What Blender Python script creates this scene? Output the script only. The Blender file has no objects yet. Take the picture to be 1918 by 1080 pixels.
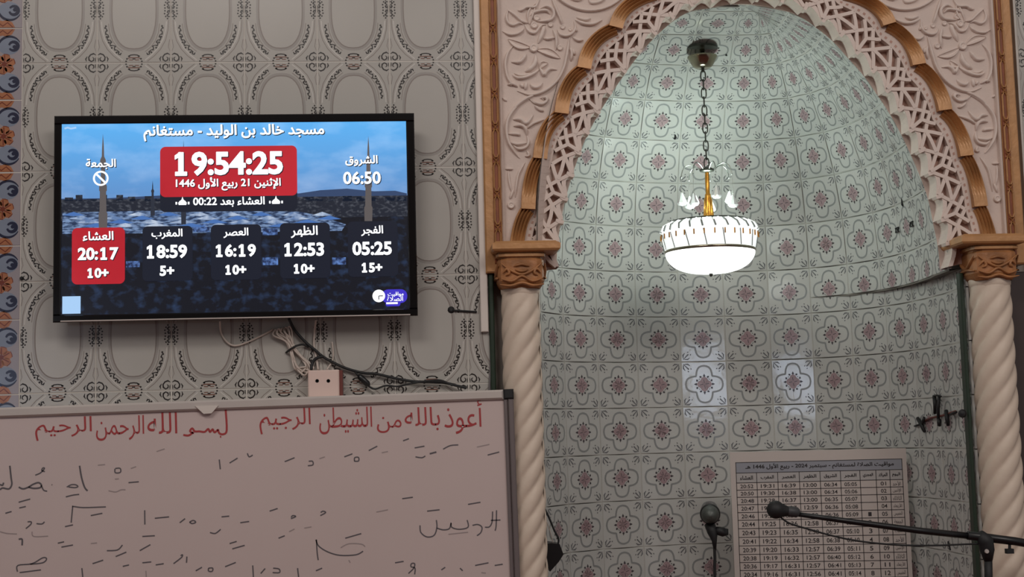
import bpy, math, random
from mathutils import Vector, Matrix
random.seed(7)
scene = bpy.context.scene
PI = math.pi

# ------------------------------------------------------------------ camera
FPX = 2700.0                                   # focal length in pixels of the 1918x1080 frame
YAW, PIT, ROL = -0.0779885, 0.1028494, -0.0257555
CAM = Vector((-0.18277, -3.94013, 1.60066))
FW = Vector((-math.sin(YAW) * math.cos(PIT), math.cos(YAW) * math.cos(PIT), math.sin(PIT)))
_r = Vector((math.cos(YAW), math.sin(YAW), 0)); _u = _r.cross(FW)
RT = math.cos(ROL) * _r + math.sin(ROL) * _u
UP = -math.sin(ROL) * _r + math.cos(ROL) * _u
cd = bpy.data.cameras.new('camera'); cam = bpy.data.objects.new('camera', cd)
scene.collection.objects.link(cam)
cd.sensor_fit = 'HORIZONTAL'; cd.sensor_width = 36.0; cd.lens = FPX * 36.0 / 1918.0
cd.clip_start = 0.05; cd.clip_end = 100
M = Matrix((RT, UP, -FW)).transposed().to_4x4(); M.translation = CAM
cam.matrix_world = M
scene.camera = cam

# ------------------------------------------------------------------ light and exposure
scene.view_settings.view_transform = 'Standard'
scene.view_settings.look = 'None'
scene.view_settings.gamma = 1.0
scene.view_settings.use_curve_mapping = False
scene.view_settings.exposure = 0.0
world = bpy.data.worlds.new('world'); scene.world = world; world.use_nodes = True
world.node_tree.nodes['Background'].inputs[0].default_value = (0.97, 0.92, 0.90, 1)
world.node_tree.nodes['Background'].inputs[1].default_value = 0.26

def area_light(name, loc, target, sx, sy, power, col):
    d = bpy.data.lights.new(name, 'AREA'); d.shape = 'RECTANGLE'; d.size = sx; d.size_y = sy
    d.energy = power; d.color = col
    o = bpy.data.objects.new(name, d); scene.collection.objects.link(o); o.location = loc
    o.rotation_euler = (Vector(target) - Vector(loc)).to_track_quat('-Z', 'Y').to_euler()
    return o
area_light('hall_fill', (-1.3, -3.0, 4.35), (-0.5, 0, 1.6), 1.6, 0.6, 34, (1.0, 0.93, 0.87))  # unseen area light added as soft fill for the hall
area_light('hall_fill_far', (1.8, -4.4, 4.2), (1.2, 0.3, 1.5), 2.4, 1.0, 58, (1.0, 0.93, 0.88))  # second unseen area light, added to brighten niche and right column

# ------------------------------------------------------------------ helpers
def lin(c):
    def f(v):
        v /= 255.0
        return v / 12.92 if v <= 0.04045 else ((v + 0.055) / 1.055) ** 2.4
    return (f(c[0]), f(c[1]), f(c[2]), 1.0)

def ray(px, py):
    return FW + RT * ((px - 959) / FPX) - UP * ((py - 540) / FPX)

def U(px, py, Y=0.0):
    d = ray(px, py)
    return CAM + d * ((Y - CAM.y) / d.y)

def UX(px, py, X):
    d = ray(px, py)
    return CAM + d * ((X - CAM.x) / d.x)

def UPL(px, py, P, N):
    d = ray(px, py)
    return CAM + d * ((P - CAM).dot(N) / d.dot(N))

def proj(p):
    d = p - CAM; z = d.dot(FW)
    return 959 + FPX * d.dot(RT) / z, 540 - FPX * d.dot(UP) / z

MATS = {}
def mat(name, col, rough=0.5, metal=0.0, var=0.06, scale=8.0, bump=0.0, bscale=60.0, emit=None, estr=0.0,
        spec=0.5, coat=0.0, trans=0.0, col2=None):
    if name in MATS: return MATS[name]
    m = bpy.data.materials.new(name); m.use_nodes = True
    nt = m.node_tree; b = nt.nodes['Principled BSDF']
    c = lin(col)
    tc = nt.nodes.new('ShaderNodeTexCoord')
    if var > 0 or col2:
        nz = nt.nodes.new('ShaderNodeTexNoise'); nz.inputs['Scale'].default_value = scale
        nz.inputs['Detail'].default_value = 4
        nt.links.new(tc.outputs['Object'], nz.inputs['Vector'])
        rp = nt.nodes.new('ShaderNodeValToRGB')
        rp.color_ramp.elements[0].position = 0.3; rp.color_ramp.elements[1].position = 0.7
        c2 = lin(col2) if col2 else c
        rp.color_ramp.elements[0].color = (c[0] * (1 - var), c[1] * (1 - var), c[2] * (1 - var), 1)
        rp.color_ramp.elements[1].color = (min(1, c2[0] * (1 + var)), min(1, c2[1] * (1 + var)), min(1, c2[2] * (1 + var)), 1)
        nt.links.new(nz.outputs['Fac'], rp.inputs['Fac'])
        nt.links.new(rp.outputs['Color'], b.inputs['Base Color'])
    else:
        b.inputs['Base Color'].default_value = c
    b.inputs['Roughness'].default_value = rough
    b.inputs['Metallic'].default_value = metal
    b.inputs['Specular IOR Level'].default_value = spec
    b.inputs['Coat Weight'].default_value = coat
    b.inputs['Transmission Weight'].default_value = trans
    if bump > 0:
        n2 = nt.nodes.new('ShaderNodeTexNoise'); n2.inputs['Scale'].default_value = bscale
        n2.inputs['Detail'].default_value = 3
        nt.links.new(tc.outputs['Object'], n2.inputs['Vector'])
        bp = nt.nodes.new('ShaderNodeBump'); bp.inputs['Strength'].default_value = bump
        bp.inputs['Distance'].default_value = 0.01
        nt.links.new(n2.outputs['Fac'], bp.inputs['Height'])
        nt.links.new(bp.outputs['Normal'], b.inputs['Normal'])
    if emit:
        b.inputs['Emission Color'].default_value = lin(emit)
        b.inputs['Emission Strength'].default_value = estr
    MATS[name] = m
    return m

ORG = {}
class MB:
    def __init__(s): s.v = []; s.f = []; s.m = []
    def vert(s, p): s.v.append(Vector(p)); return len(s.v) - 1
    def face(s, pts, mi=0):
        i = len(s.v); s.v += [Vector(p) for p in pts]; s.f.append(list(range(i, i + len(pts)))); s.m.append(mi)
    def grid(s, rows, mi=0, close=False, closev=False):
        i0 = len(s.v); n = len(rows[0])
        for r in rows: s.v += [Vector(p) for p in r]
        R = len(rows)
        for a in range(R if closev else R - 1):
            a2 = (a + 1) % R
            for b in range(n if close else n - 1):
                b2 = (b + 1) % n
                s.f.append([i0 + a * n + b, i0 + a * n + b2, i0 + a2 * n + b2, i0 + a2 * n + b]); s.m.append(mi)
    def box(s, x0, x1, y0, y1, z0, z1, mi=0):
        i = len(s.v)
        s.v += [Vector(p) for p in ((x0,y0,z0),(x1,y0,z0),(x1,y1,z0),(x0,y1,z0),(x0,y0,z1),(x1,y0,z1),(x1,y1,z1),(x0,y1,z1))]
        for q in ((0,3,2,1),(4,5,6,7),(0,1,5,4),(1,2,6,5),(2,3,7,6),(3,0,4,7)):
            s.f.append([i + k for k in q]); s.m.append(mi)
    def bevbox(s, x0, x1, y0, y1, z0, z1, b=0.003, mi=0):
        # box whose front (-Y) edges are chamfered
        s.grid([[(x0,y1,z0),(x1,y1,z0),(x1,y1,z1),(x0,y1,z1)],
                [(x0,y0+b,z0),(x1,y0+b,z0),(x1,y0+b,z1),(x0,y0+b,z1)],
                [(x0+b,y0,z0+b),(x1-b,y0,z0+b),(x1-b,y0,z1-b),(x0+b,y0,z1-b)]], mi, close=True)
        s.face([(x0+b,y0,z0+b),(x1-b,y0,z0+b),(x1-b,y0,z1-b),(x0+b,y0,z1-b)], mi)
        s.face([(x0,y1,z0),(x0,y1,z1),(x1,y1,z1),(x1,y1,z0)], mi)
    def prism(s, pts, y0, y1, mi=0, msd=None):
        # pts (x,z) outline extruded from y0 (front) to y1 (back)
        msd = mi if msd is None else msd
        s.face([(p[0], y0, p[1]) for p in pts], mi)
        s.face([(p[0], y1, p[1]) for p in reversed(pts)], mi)
        n = len(pts)
        for i in range(n):
            a, b = pts[i], pts[(i + 1) % n]
            s.face([(a[0], y0, a[1]), (a[0], y1, a[1]), (b[0], y1, b[1]), (b[0], y0, b[1])], msd)
    def tube(s, pts, r, n=8, mi=0, closed=False, caps=True):
        pts = [Vector(p) for p in pts]; N = len(pts); rows = []; up = None
        for i, p in enumerate(pts):
            if closed: t = (pts[(i + 1) % N] - pts[i - 1])
            else: t = pts[min(i + 1, N - 1)] - pts[max(i - 1, 0)]
            if t.length < 1e-9: t = Vector((0, 0, 1))
            t.normalize()
            if up is None:
                up = Vector((0, 1, 0)) if abs(t.y) < 0.9 else Vector((1, 0, 0))
            a = up - t * up.dot(t)
            if a.length < 1e-6: a = t.orthogonal()
            a.normalize(); b = t.cross(a); up = a
            rr = r[i] if isinstance(r, (list, tuple)) else r
            rows.append([p + a * (rr * math.cos(2*PI*k/n)) + b * (rr * math.sin(2*PI*k/n)) for k in range(n)])
        s.grid(rows, mi, close=True, closev=closed)
        if caps and not closed:
            s.face(list(reversed(rows[0])), mi); s.face(rows[-1], mi)
    def lathe(s, prof, c, n=32, mi=0, axis=None):
        # prof [(r, h)] about the vertical through c, or about axis
        c = Vector(c); ax = Vector(axis).normalized() if axis else Vector((0, 0, 1))
        a = ax.orthogonal().normalized(); b = ax.cross(a)
        rows = [[c + ax * h + a * (r * math.cos(2*PI*k/n)) + b * (r * math.sin(2*PI*k/n)) for k in range(n)] for r, h in prof]
        s.grid(rows, mi, close=True)
    def relief(s, pts, w, h, y0, mi=0, taper=True, closed=False):
        # raised half-round band along (x,z) points standing out of the plane y0 towards the room
        N = len(pts); rows = []
        for i, p in enumerate(pts):
            if closed: a, b = pts[i - 1], pts[(i + 1) % N]
            else: a, b = pts[max(i - 1, 0)], pts[min(i + 1, N - 1)]
            tx, tz = b[0] - a[0], b[1] - a[1]; L = math.hypot(tx, tz) or 1
            nx, nz = -tz / L, tx / L
            k = 1.0
            if taper and not closed:
                e = min(i, N - 1 - i) / max(1.0, (N - 1) * 0.25); k = min(1.0, 0.25 + 0.75 * e)
            row = []
            for f, d in ((-0.5, 0), (-0.36, 0.75), (0, 1), (0.36, 0.75), (0.5, 0)):
                row.append((p[0] + nx * f * w * k, y0 - d * h * k, p[1] + nz * f * w * k))
            rows.append(row)
        s.grid(rows, mi, closev=closed)
    def ribbon(s, pts, w, y, mi=0, fn=None):
        n = len(pts)
        L, R = [], []
        for i, p in enumerate(pts):
            a, b = pts[max(i - 1, 0)], pts[min(i + 1, n - 1)]
            tx, tz = b[0] - a[0], b[1] - a[1]; l = math.hypot(tx, tz) or 1
            ww = w[i] if isinstance(w, (list, tuple)) else w
            nx, nz = -tz / l * ww / 2, tx / l * ww / 2
            L.append((p[0] + nx, y, p[1] + nz)); R.append((p[0] - nx, y, p[1] - nz))
        s.grid([L, R], mi)
    def build(s, name, mats, parent=None, smooth=False, fixn=False):
        me = bpy.data.meshes.new(name)
        o = Vector((0, 0, 0))
        if parent is not None: o = ORG.get(parent.name, Vector((0, 0, 0)))
        me.from_pydata([v - o for v in s.v], [], s.f)
        if not isinstance(mats, (list, tuple)): mats = [mats]
        for m in mats: me.materials.append(m)
        me.polygons.foreach_set('material_index', s.m)
        if fixn or smooth:
            import bmesh
            bm = bmesh.new(); bm.from_mesh(me)
            if smooth: bmesh.ops.remove_doubles(bm, verts=bm.verts, dist=1e-6)
            if fixn: bmesh.ops.recalc_face_normals(bm, faces=bm.faces)
            bm.to_mesh(me); bm.free()
        if smooth: me.polygons.foreach_set('use_smooth', [True] * len(me.polygons))
        me.update()
        ob = bpy.data.objects.new(name, me); scene.collection.objects.link(ob)
        if parent is not None:
            ob.parent = parent; ORG[ob.name] = o
        else:
            ORG[ob.name] = Vector((0, 0, 0))
        return ob

def tag(o, label=None, cat=None, group=None, kind=None):
    if label: o['label'] = label
    if cat: o['category'] = cat
    if group: o['group'] = group
    if kind: o['kind'] = kind
    return o

def thing(name, label, cat, loc=(0, 0, 0), group=None, kind=None):
    o = bpy.data.objects.new(name, None); scene.collection.objects.link(o); o.location = loc
    o.empty_display_size = 0.05
    ORG[o.name] = Vector(loc)
    return tag(o, label, cat, group, kind)

def smoothpts(pts, n=6, closed=False):
    # Catmull-Rom through the points
    out = []; N = len(pts); P = [Vector(p) for p in pts]
    rng = N if closed else N - 1
    for i in range(rng):
        p0 = P[i - 1] if (closed or i > 0) else P[0]
        p1 = P[i]; p2 = P[(i + 1) % N]
        p3 = P[(i + 2) % N] if (closed or i + 2 < N) else P[-1]
        for k in range(n):
            t = k / n
            out.append(0.5 * ((2*p1) + (p2 - p0)*t + (2*p0 - 5*p1 + 4*p2 - p3)*t*t + (3*p1 - p0 - 3*p2 + p3)*t**3))
    if not closed: out.append(P[-1])
    return out

def circ(cx, cz, rx, rz=None, n=24, a0=0, a1=2*PI, full=True):
    rz = rx if rz is None else rz
    m = n if full else n + 1
    return [(cx + rx*math.cos(a0 + (a1-a0)*k/n), cz + rz*math.sin(a0 + (a1-a0)*k/n)) for k in range(m)]

def XZ(px, py, Y=0.0):
    p = U(px, py, Y); return (p.x, p.z)

# Arabic letters joined into their written forms (the font has them all)
FORMS = {'ا':(0xFE8D,2),'أ':(0xFE83,2),'إ':(0xFE87,2),'ب':(0xFE8F,4),'ة':(0xFE93,2),'ت':(0xFE95,4),'ث':(0xFE99,4),
 'ج':(0xFE9D,4),'ح':(0xFEA1,4),'خ':(0xFEA5,4),'د':(0xFEA9,2),'ذ':(0xFEAB,2),'ر':(0xFEAD,2),'ز':(0xFEAF,2),
 'س':(0xFEB1,4),'ش':(0xFEB5,4),'ص':(0xFEB9,4),'ض':(0xFEBD,4),'ط':(0xFEC1,4),'ظ':(0xFEC5,4),'ع':(0xFEC9,4),
 'غ':(0xFECD,4),'ف':(0xFED1,4),'ق':(0xFED5,4),'ك':(0xFED9,4),'ل':(0xFEDD,4),'م':(0xFEE1,4),'ن':(0xFEE5,4),
 'ه':(0xFEE9,4),'و':(0xFEED,2),'ي':(0xFEF1,4),'ى':(0xFEEF,2),'ء':(0xFE80,1),'ـ':(0x0640,5)}
def shape_ar(s):
    toks = []; i = 0
    while i < len(s):
        if s[i] == 'ل' and i + 1 < len(s) and s[i+1] in 'اأإ': toks.append('L' + s[i+1]); i += 2
        else: toks.append(s[i]); i += 1
    jn = lambda t: t in FORMS and FORMS[t][1] >= 4
    jp = lambda t: (t in FORMS and FORMS[t][1] >= 2) or (len(t) == 2)
    out = []
    for k, t in enumerate(toks):
        p = k > 0 and jn(toks[k-1]) and jp(t)
        n = k + 1 < len(toks) and jn(t) and jp(toks[k+1])
        if len(t) == 2: out.append(chr({'ا':0xFEFB,'أ':0xFEF7,'إ':0xFEF9}[t[1]] + (1 if p else 0)))
        elif t in FORMS and FORMS[t][1] == 5: out.append(t)
        elif t in FORMS: out.append(chr(FORMS[t][0] + (3 if p and n else 1 if p else 2 if n else 0)))
        else: out.append(t)
    res = ''; i = len(out) - 1
    dg = lambda c: c.isdigit() or c in ':+'
    while i >= 0:
        if dg(out[i]):
            j = i
            while j >= 0 and dg(out[j]): j -= 1
            res += ''.join(out[j+1:i+1]); i = j
        else: res += out[i]; i -= 1
    return res

TXT = {}
def text_tris(s, arabic=True, off=0.0):
    key = (s, off)
    if key in TXT: return TXT[key]
    foot = (not arabic) and off > 0.01 and '1' in s and len(s) <= 8
    body = shape_ar(s) if arabic else (s.replace('1', '\u200a1\u200a') if foot else s)
    c = bpy.data.curves.new('text', 'FONT'); c.body = body
    c.size = 1.0; c.offset = off; c.resolution_u = 3
    o = bpy.data.objects.new('text', c); scene.collection.objects.link(o)
    me = bpy.data.meshes.new_from_object(o)
    vs = [(v.co.x, v.co.y) for v in me.vertices]; fs = [list(p.vertices) for p in me.polygons]
    bpy.data.objects.remove(o); bpy.data.curves.remove(c); bpy.data.meshes.remove(me)
    x0 = min(v[0] for v in vs); x1 = max(v[0] for v in vs); y0 = min(v[1] for v in vs); y1 = max(v[1] for v in vs)
    if foot:                                     # the screen's numeral one stands on a foot
        for i, ch in enumerate(body):
            if ch != '1': continue
            c = bpy.data.curves.new('text', 'FONT'); c.body = body[:i+1]; c.offset = off
            o = bpy.data.objects.new('text', c); scene.collection.objects.link(o)
            me = bpy.data.meshes.new_from_object(o); xr = max(v.co.x for v in me.vertices)
            bpy.data.objects.remove(o); bpy.data.curves.remove(c); bpy.data.meshes.remove(me)
            k = len(vs); vs += [(xr-0.25, y0), (xr+0.11, y0), (xr+0.11, y0+0.115), (xr-0.25, y0+0.115), (xr-0.10, y1), (xr-0.26, y1-0.11), (xr-0.26, y1-0.23), (xr-0.10, y1-0.13)]; fs += [[k, k+1, k+2, k+3], [k+7, k+6, k+5, k+4]]
        x0 = min(v[0] for v in vs); x1 = max(v[0] for v in vs)
    TXT[key] = (vs, fs, x0, x1, y0, y1)
    return TXT[key]

def put_text(mb, s, cx, cz, width, y, mi=0, arabic=True, off=0.0, bold=0.0, height=None, P=None, A=None, B=None, N=None, maxw=None):
    # text centred at (cx, cz) on the plane y (or on the plane P + A*x + B*z)
    vs, fs, x0, x1, y0, y1 = text_tris(s, arabic, off)
    k = width / (x1 - x0)
    kz = k if height is None else height / (y1 - y0)
    if height is not None and width is None: k = kz
    shifts = [(0, 0)] if bold <= 0 else [(bold*a, bold*b) for a, b in ((-.7,-.7),(.7,-.7),(-.7,.7),(.7,.7),(0,1),(0,-1),(1,0),(-1,0))]
    for q, (sx, sz) in enumerate(shifts):
        i0 = len(mb.v)
        for vx, vy in vs:
            X = cx + (vx - (x0 + x1)/2)*k + sx; Z = cz + (vy - (y0 + y1)/2)*kz + sz
            if P is None: mb.v.append(Vector((X, y - q*2e-5, Z)))
            else: mb.v.append(P + A*X + B*Z + N*(y + q*2e-5))
        for f in fs: mb.f.append([i0 + a for a in f]); mb.m.append(mi)

# ------------------------------------------------------------------ materials
m_tile   = mat('glazed wall tile', (172, 168, 162), 0.22, var=0.03, scale=5, spec=0.5)
m_oval   = mat('tile oval print', (176, 172, 166), 0.22, var=0.03, scale=6)
m_tprint = mat('tile print black', (42, 36, 34), 0.3, var=0)
m_tgrey  = mat('tile print grey', (132, 122, 116), 0.3, var=0)
m_tlight = mat('tile print light', (194, 189, 183), 0.3, var=0)
m_tbrown = mat('tile print brown', (118, 84, 72), 0.3, var=0)
m_grout  = mat('pale grout', (204, 198, 190), 0.85, var=0.08, scale=20)
m_bbase  = mat('border tile glaze', (150, 142, 146), 0.22, var=0.05)
m_bblue  = mat('border tile blue', (124, 132, 148), 0.22, var=0.1)
m_bnavy  = mat('border tile navy', (38, 40, 62), 0.22, var=0)
m_borng  = mat('border tile orange', (158, 102, 70), 0.22, var=0.15, scale=40)
m_bred   = mat('border tile brown', (112, 52, 36), 0.22, var=0)
m_ntile  = mat('niche tile glaze', (196, 196, 192), 0.08, var=0.025, scale=6, bump=0.03, bscale=25)
m_nline  = mat('niche tile grey print', (146, 148, 147), 0.2, var=0.05)
m_npink  = mat('niche tile pink print', (166, 142, 145), 0.2, var=0.12, scale=60)
m_ndark  = mat('niche tile dark print', (78, 72, 76), 0.2, var=0)
m_ngrout = mat('niche grout', (184, 182, 176), 0.85, var=0.08, scale=20)
m_plast  = mat('carved plaster', (208, 190, 180), 0.7, var=0.05, scale=5, bump=0.12, bscale=90)
m_plast2 = mat('plaster relief', (216, 199, 189), 0.65, var=0.05, scale=7, bump=0.1, bscale=90)
m_recess = mat('plaster ground tint and shade', (176, 140, 126), 0.8, var=0.12, scale=20, bump=0.15, bscale=60)  # browner than the ribs; pocket shade is partly put into this colour
m_gold   = mat('gold brown paint', (180, 132, 86), 0.42, metal=0.15, var=0.16, scale=14, bump=0.12, bscale=50)
m_golddk = mat('dark gold carving', (158, 106, 64), 0.5, metal=0.1, var=0.25, scale=25, bump=0.2, bscale=60)
m_wood   = mat('reddish wood', (132, 70, 38), 0.5, var=0.2, scale=20)
m_col    = mat('cream twisted column', (214, 196, 178), 0.5, var=0.06, scale=6, bump=0.1, bscale=40)
m_green  = mat('dark green paint', (32, 48, 34), 0.4, var=0.15, scale=20)
m_dark   = mat('dark brown panel', (62, 50, 48), 0.6, var=0.15, scale=8)
m_white  = mat('white plastic', (214, 204, 196), 0.4, var=0.02)
m_cream  = mat('socket plastic', (222, 196, 186), 0.45, var=0.02)
m_brown  = mat('red brown plastic', (104, 50, 42), 0.5, var=0.05)
m_black  = mat('black plastic', (18, 18, 20), 0.35, var=0)
m_bmat   = mat('matt black', (22, 22, 24), 0.6, var=0)
m_mesh   = mat('grey microphone grille', (84, 88, 84), 0.45, metal=0.4, var=0.2, scale=300)
m_steel  = mat('polished nickel', (158, 152, 132), 0.18, metal=1.0, var=0)
m_chain  = mat('dark chain metal', (70, 72, 66), 0.35, metal=0.8, var=0)
m_brass  = mat('brass stem', (186, 130, 54), 0.22, metal=0.9, var=0.05)
m_alu    = mat('brushed aluminium', (196, 186, 180), 0.4, metal=0.15, var=0.04)
m_board  = mat('whiteboard enamel', (202, 184, 180), 0.3, var=0.025, scale=2.5)
m_redink = mat('red marker', (164, 58, 60), 0.5, var=0)
m_blkink = mat('black marker', (92, 86, 90), 0.5, var=0)
m_faint  = mat('faded marker', (158, 144, 142), 0.5, var=0)
m_wall   = mat('painted plaster wall', (170, 160, 152), 0.8, var=0.05)
m_floor  = mat('red prayer carpet', (112, 58, 52), 0.95, var=0.2, scale=60)
m_paper  = mat('laminated paper', (196, 186, 180), 0.35, var=0.02)
m_pgrey  = mat('header print grey', (146, 148, 156), 0.4, var=0.03)
m_pink2  = mat('print black', (48, 44, 46), 0.5, var=0)

# ------------------------------------------------------------------ 2D print helpers
class Tmpl:
    """flat print on a tile: polygons (material, layer, [(u, v)])"""
    def __init__(s): s.p = []
    def poly(s, pts, mi, ly): s.p.append((mi, ly, list(pts)))
    def rib(s, pts, w, mi, ly, closed=False):
        n = len(pts); L, R = [], []
        for i, p in enumerate(pts):
            if closed: a, b = pts[i-1], pts[(i+1) % n]
            else: a, b = pts[max(i-1, 0)], pts[min(i+1, n-1)]
            tx, tz = b[0]-a[0], b[1]-a[1]; l = math.hypot(tx, tz) or 1
            ww = w[i] if isinstance(w, (list, tuple)) else w
            L.append((p[0]-tz/l*ww/2, p[1]+tx/l*ww/2)); R.append((p[0]+tz/l*ww/2, p[1]-tx/l*ww/2))
        for i in range(n if closed else n-1):
            j = (i+1) % n
            s.poly([R[i], R[j], L[j], L[i]], mi, ly)
    def clip(s, axis, lim, keep_less):
        out = Tmpl()
        for mi, ly, P in s.p:
            Q = []
            for i in range(len(P)):
                a, b = P[i-1], P[i]
                ia = (a[axis] <= lim) == keep_less; ib = (b[axis] <= lim) == keep_less
                if ia != ib:
                    t = (lim - a[axis]) / (b[axis] - a[axis])
                    Q.append((a[0]+(b[0]-a[0])*t, a[1]+(b[1]-a[1])*t))
                if ib: Q.append(b)
            if len(Q) >= 3: out.poly(Q, mi, ly)
        return out

def sym4(T, fn):
    for sx in (1, -1):
        for sz in (1, -1):
            fn(T, lambda pts: [(sx*p[0], sz*p[1]) for p in pts])

# ---- wall tile print, metres from the tile centre (0.2 x 0.3)
def make_wall_print():
    T = Tmpl()
    ov = []
    for k in range(40):
        a = 2*PI*k/40; c, s_ = math.cos(a), math.sin(a)
        ov.append((0.060*math.copysign(abs(c)**0.8, c), 0.111*math.copysign(abs(s_)**0.8, s_)))
    T.poly([(p[0]*1.12, p[1]*1.07) for p in ov], 6, 0)
    T.poly(ov, 1, 1)
    T.rib(ov, 0.0030, 3, 2, True)
    def q(T, f):
        # outer light frame line, swirl chain, corner scroll, quarter medallions
        T.rib(f([(0.030, 0.143), (0.048, 0.128), (0.066, 0.108), (0.079, 0.084), (0.086, 0.058), (0.088, 0.034)]), 0.0026, 4, 1)
        T.rib(f([(0.036, 0.146), (0.055, 0.131), (0.072, 0.112), (0.085, 0.088), (0.092, 0.060), (0.094, 0.030)]), 0.0020, 3, 1)
        T.rib(f([(0.030, 0.119), (0.046, 0.106), (0.058, 0.088), (0.066, 0.066), (0.069, 0.040)]), 0.0016, 3, 1)
        chain = [((0.034,0.122),(0.037,0.127),(0.042,0.126),(0.041,0.120),(0.046,0.114)),
                 ((0.046,0.114),(0.052,0.114),(0.053,0.108),(0.050,0.104),(0.056,0.101)),
                 ((0.056,0.101),(0.063,0.102),(0.065,0.097),(0.061,0.092),(0.064,0.086)),
                 ((0.064,0.086),(0.070,0.087),(0.073,0.081),(0.069,0.077),(0.070,0.071)),
                 ((0.070,0.071),(0.076,0.070),(0.077,0.063),(0.073,0.060),(0.075,0.053))]
        for i, cc in enumerate(chain):
            T.rib(f(cc), [0.0020, 0.0046, 0.0030, 0.0050, 0.0018], 2, 2)
        for bx, bz in ((0.047,0.121),(0.060,0.108),(0.068,0.093),(0.074,0.077),(0.078,0.052),(0.076,0.047)):
            T.poly(f(circ(bx, bz, 0.0029, n=6)), 2, 2)
        # corner C scroll
        T.rib(f([(0.098,0.128),(0.091,0.124),(0.083,0.127),(0.078,0.134),(0.079,0.142),(0.085,0.146),(0.091,0.143),(0.092,0.137),(0.088,0.134)]),
              [0.0015,0.0042,0.0036,0.0036,0.0044,0.0032,0.0038,0.003,0.0015], 2, 2)
        T.rib(f([(0.072,0.146),(0.070,0.139),(0.074,0.132)]), [0.0015,0.0040,0.0015], 2, 2)
        T.rib(f([(0.096,0.146),(0.096,0.139),(0.0985,0.134)]), [0.002,0.0024,0.001], 2, 2)
        T.rib(f([(0.098,0.118),(0.093,0.106),(0.0965,0.085)]), 0.0016, 3, 1)
        # half medallion at the top edge
        T.rib(f([(0.0,0.1275),(0.009,0.1285),(0.016,0.1325)]), 0.0030, 2, 2)
        T.rib(f([(0.0,0.1360),(0.012,0.1360),(0.0165,0.1375)]), 0.0032, 5, 2)
        T.rib(f([(0.003,0.1425),(0.0135,0.1420)]), 0.0026, 5, 2)
        T.rib(f([(0.0,0.1395),(0.004,0.1393)]), 0.003, 2, 2)
        for a in (0.15, 0.5, 0.95):
            T.poly(f(circ(0.0215*math.cos(a), 0.1495-0.022*math.sin(a), 0.0027, n=6)), 2, 2)
        # half medallion at the side edge
        T.rib(f([(0.094,0.002),(0.091,0.008),(0.0945,0.012),(0.090,0.016),(0.093,0.021),(0.0985,0.020)]), [0.004,0.0050,0.003,0.0050,0.004,0.002], 2, 2)
        T.rib(f([(0.098,0.0),(0.0965,0.006),(0.099,0.012)]), 0.0026, 2, 2)
        for a, b in ((0.084,0.004),(0.083,0.012),(0.086,0.020),(0.091,0.026)):
            T.poly(f(circ(a, b, 0.0025, n=6)), 2, 2)
    sym4(T, q)
    return T

def make_border_print():
    # 0.2 x 0.2 border tile: orange flowers in the middle, blue scrolls with navy spirals, orange palmettes at the joints
    T = Tmpl()
    for sx in (1, -1):
        for sz in (1, -1):
            g = lambda pts: [(sx*p[0], sz*p[1]) for p in pts]
            T.poly(g(circ(0.064, 0.052, 0.030, 0.026, n=18)), 1, 0)
            T.rib(g(circ(0.066, 0.046, 0.031, n=16, a0=0.5, a1=3.4, full=False)), [0.002+0.005*math.sin(PI*k/16) for k in range(17)], 2, 1)
            T.rib(g(circ(0.076, 0.050, 0.012, n=14, a0=-2.6, a1=2.9, full=False)), [0.005+0.005*math.sin(PI*k/14) for k in range(15)], 2, 2)
            T.poly(g(circ(0.079, 0.048, 0.0055, n=8)), 2, 3)
            T.rib(g([(0.020,0.030),(0.034,0.044),(0.036,0.064),(0.026,0.074)]), [0.001,0.006,0.005,0.001], 2, 1)
            T.poly(g([(0.020,0.099),(0.022,0.084),(0.036,0.077),(0.047,0.080),(0.058,0.076),(0.072,0.083),(0.080,0.099)]), 3, 1)
            T.rib(g([(0.024,0.098),(0.036,0.085),(0.047,0.094),(0.060,0.084),(0.074,0.098)]), 0.0035, 4, 2)
        for k in range(6):
            a = 2*PI*k/6 + 0.3
            cx, cz = 0.052 + 0.018*math.cos(a), 0.018*math.sin(a)
            T.poly([(sx*(cx+0.0125*math.cos(t)), cz+0.0115*math.sin(t)) for t in [2*PI*j/10 for j in range(10)]], 3, 1)
            T.rib([(sx*(0.052+0.005*math.cos(a)), 0.005*math.sin(a)), (sx*(0.052+0.025*math.cos(a+.2)), 0.025*math.sin(a+.2))], 0.003, 4, 2)
            T.rib([(sx*(0.052+0.029*math.cos(a+t)), 0.028*math.sin(a+t)) for t in (-.28, 0, .28)], 0.002, 4, 2)
        T.poly(circ(sx*0.052, 0, 0.007, n=8), 4, 3)
    return T

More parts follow.
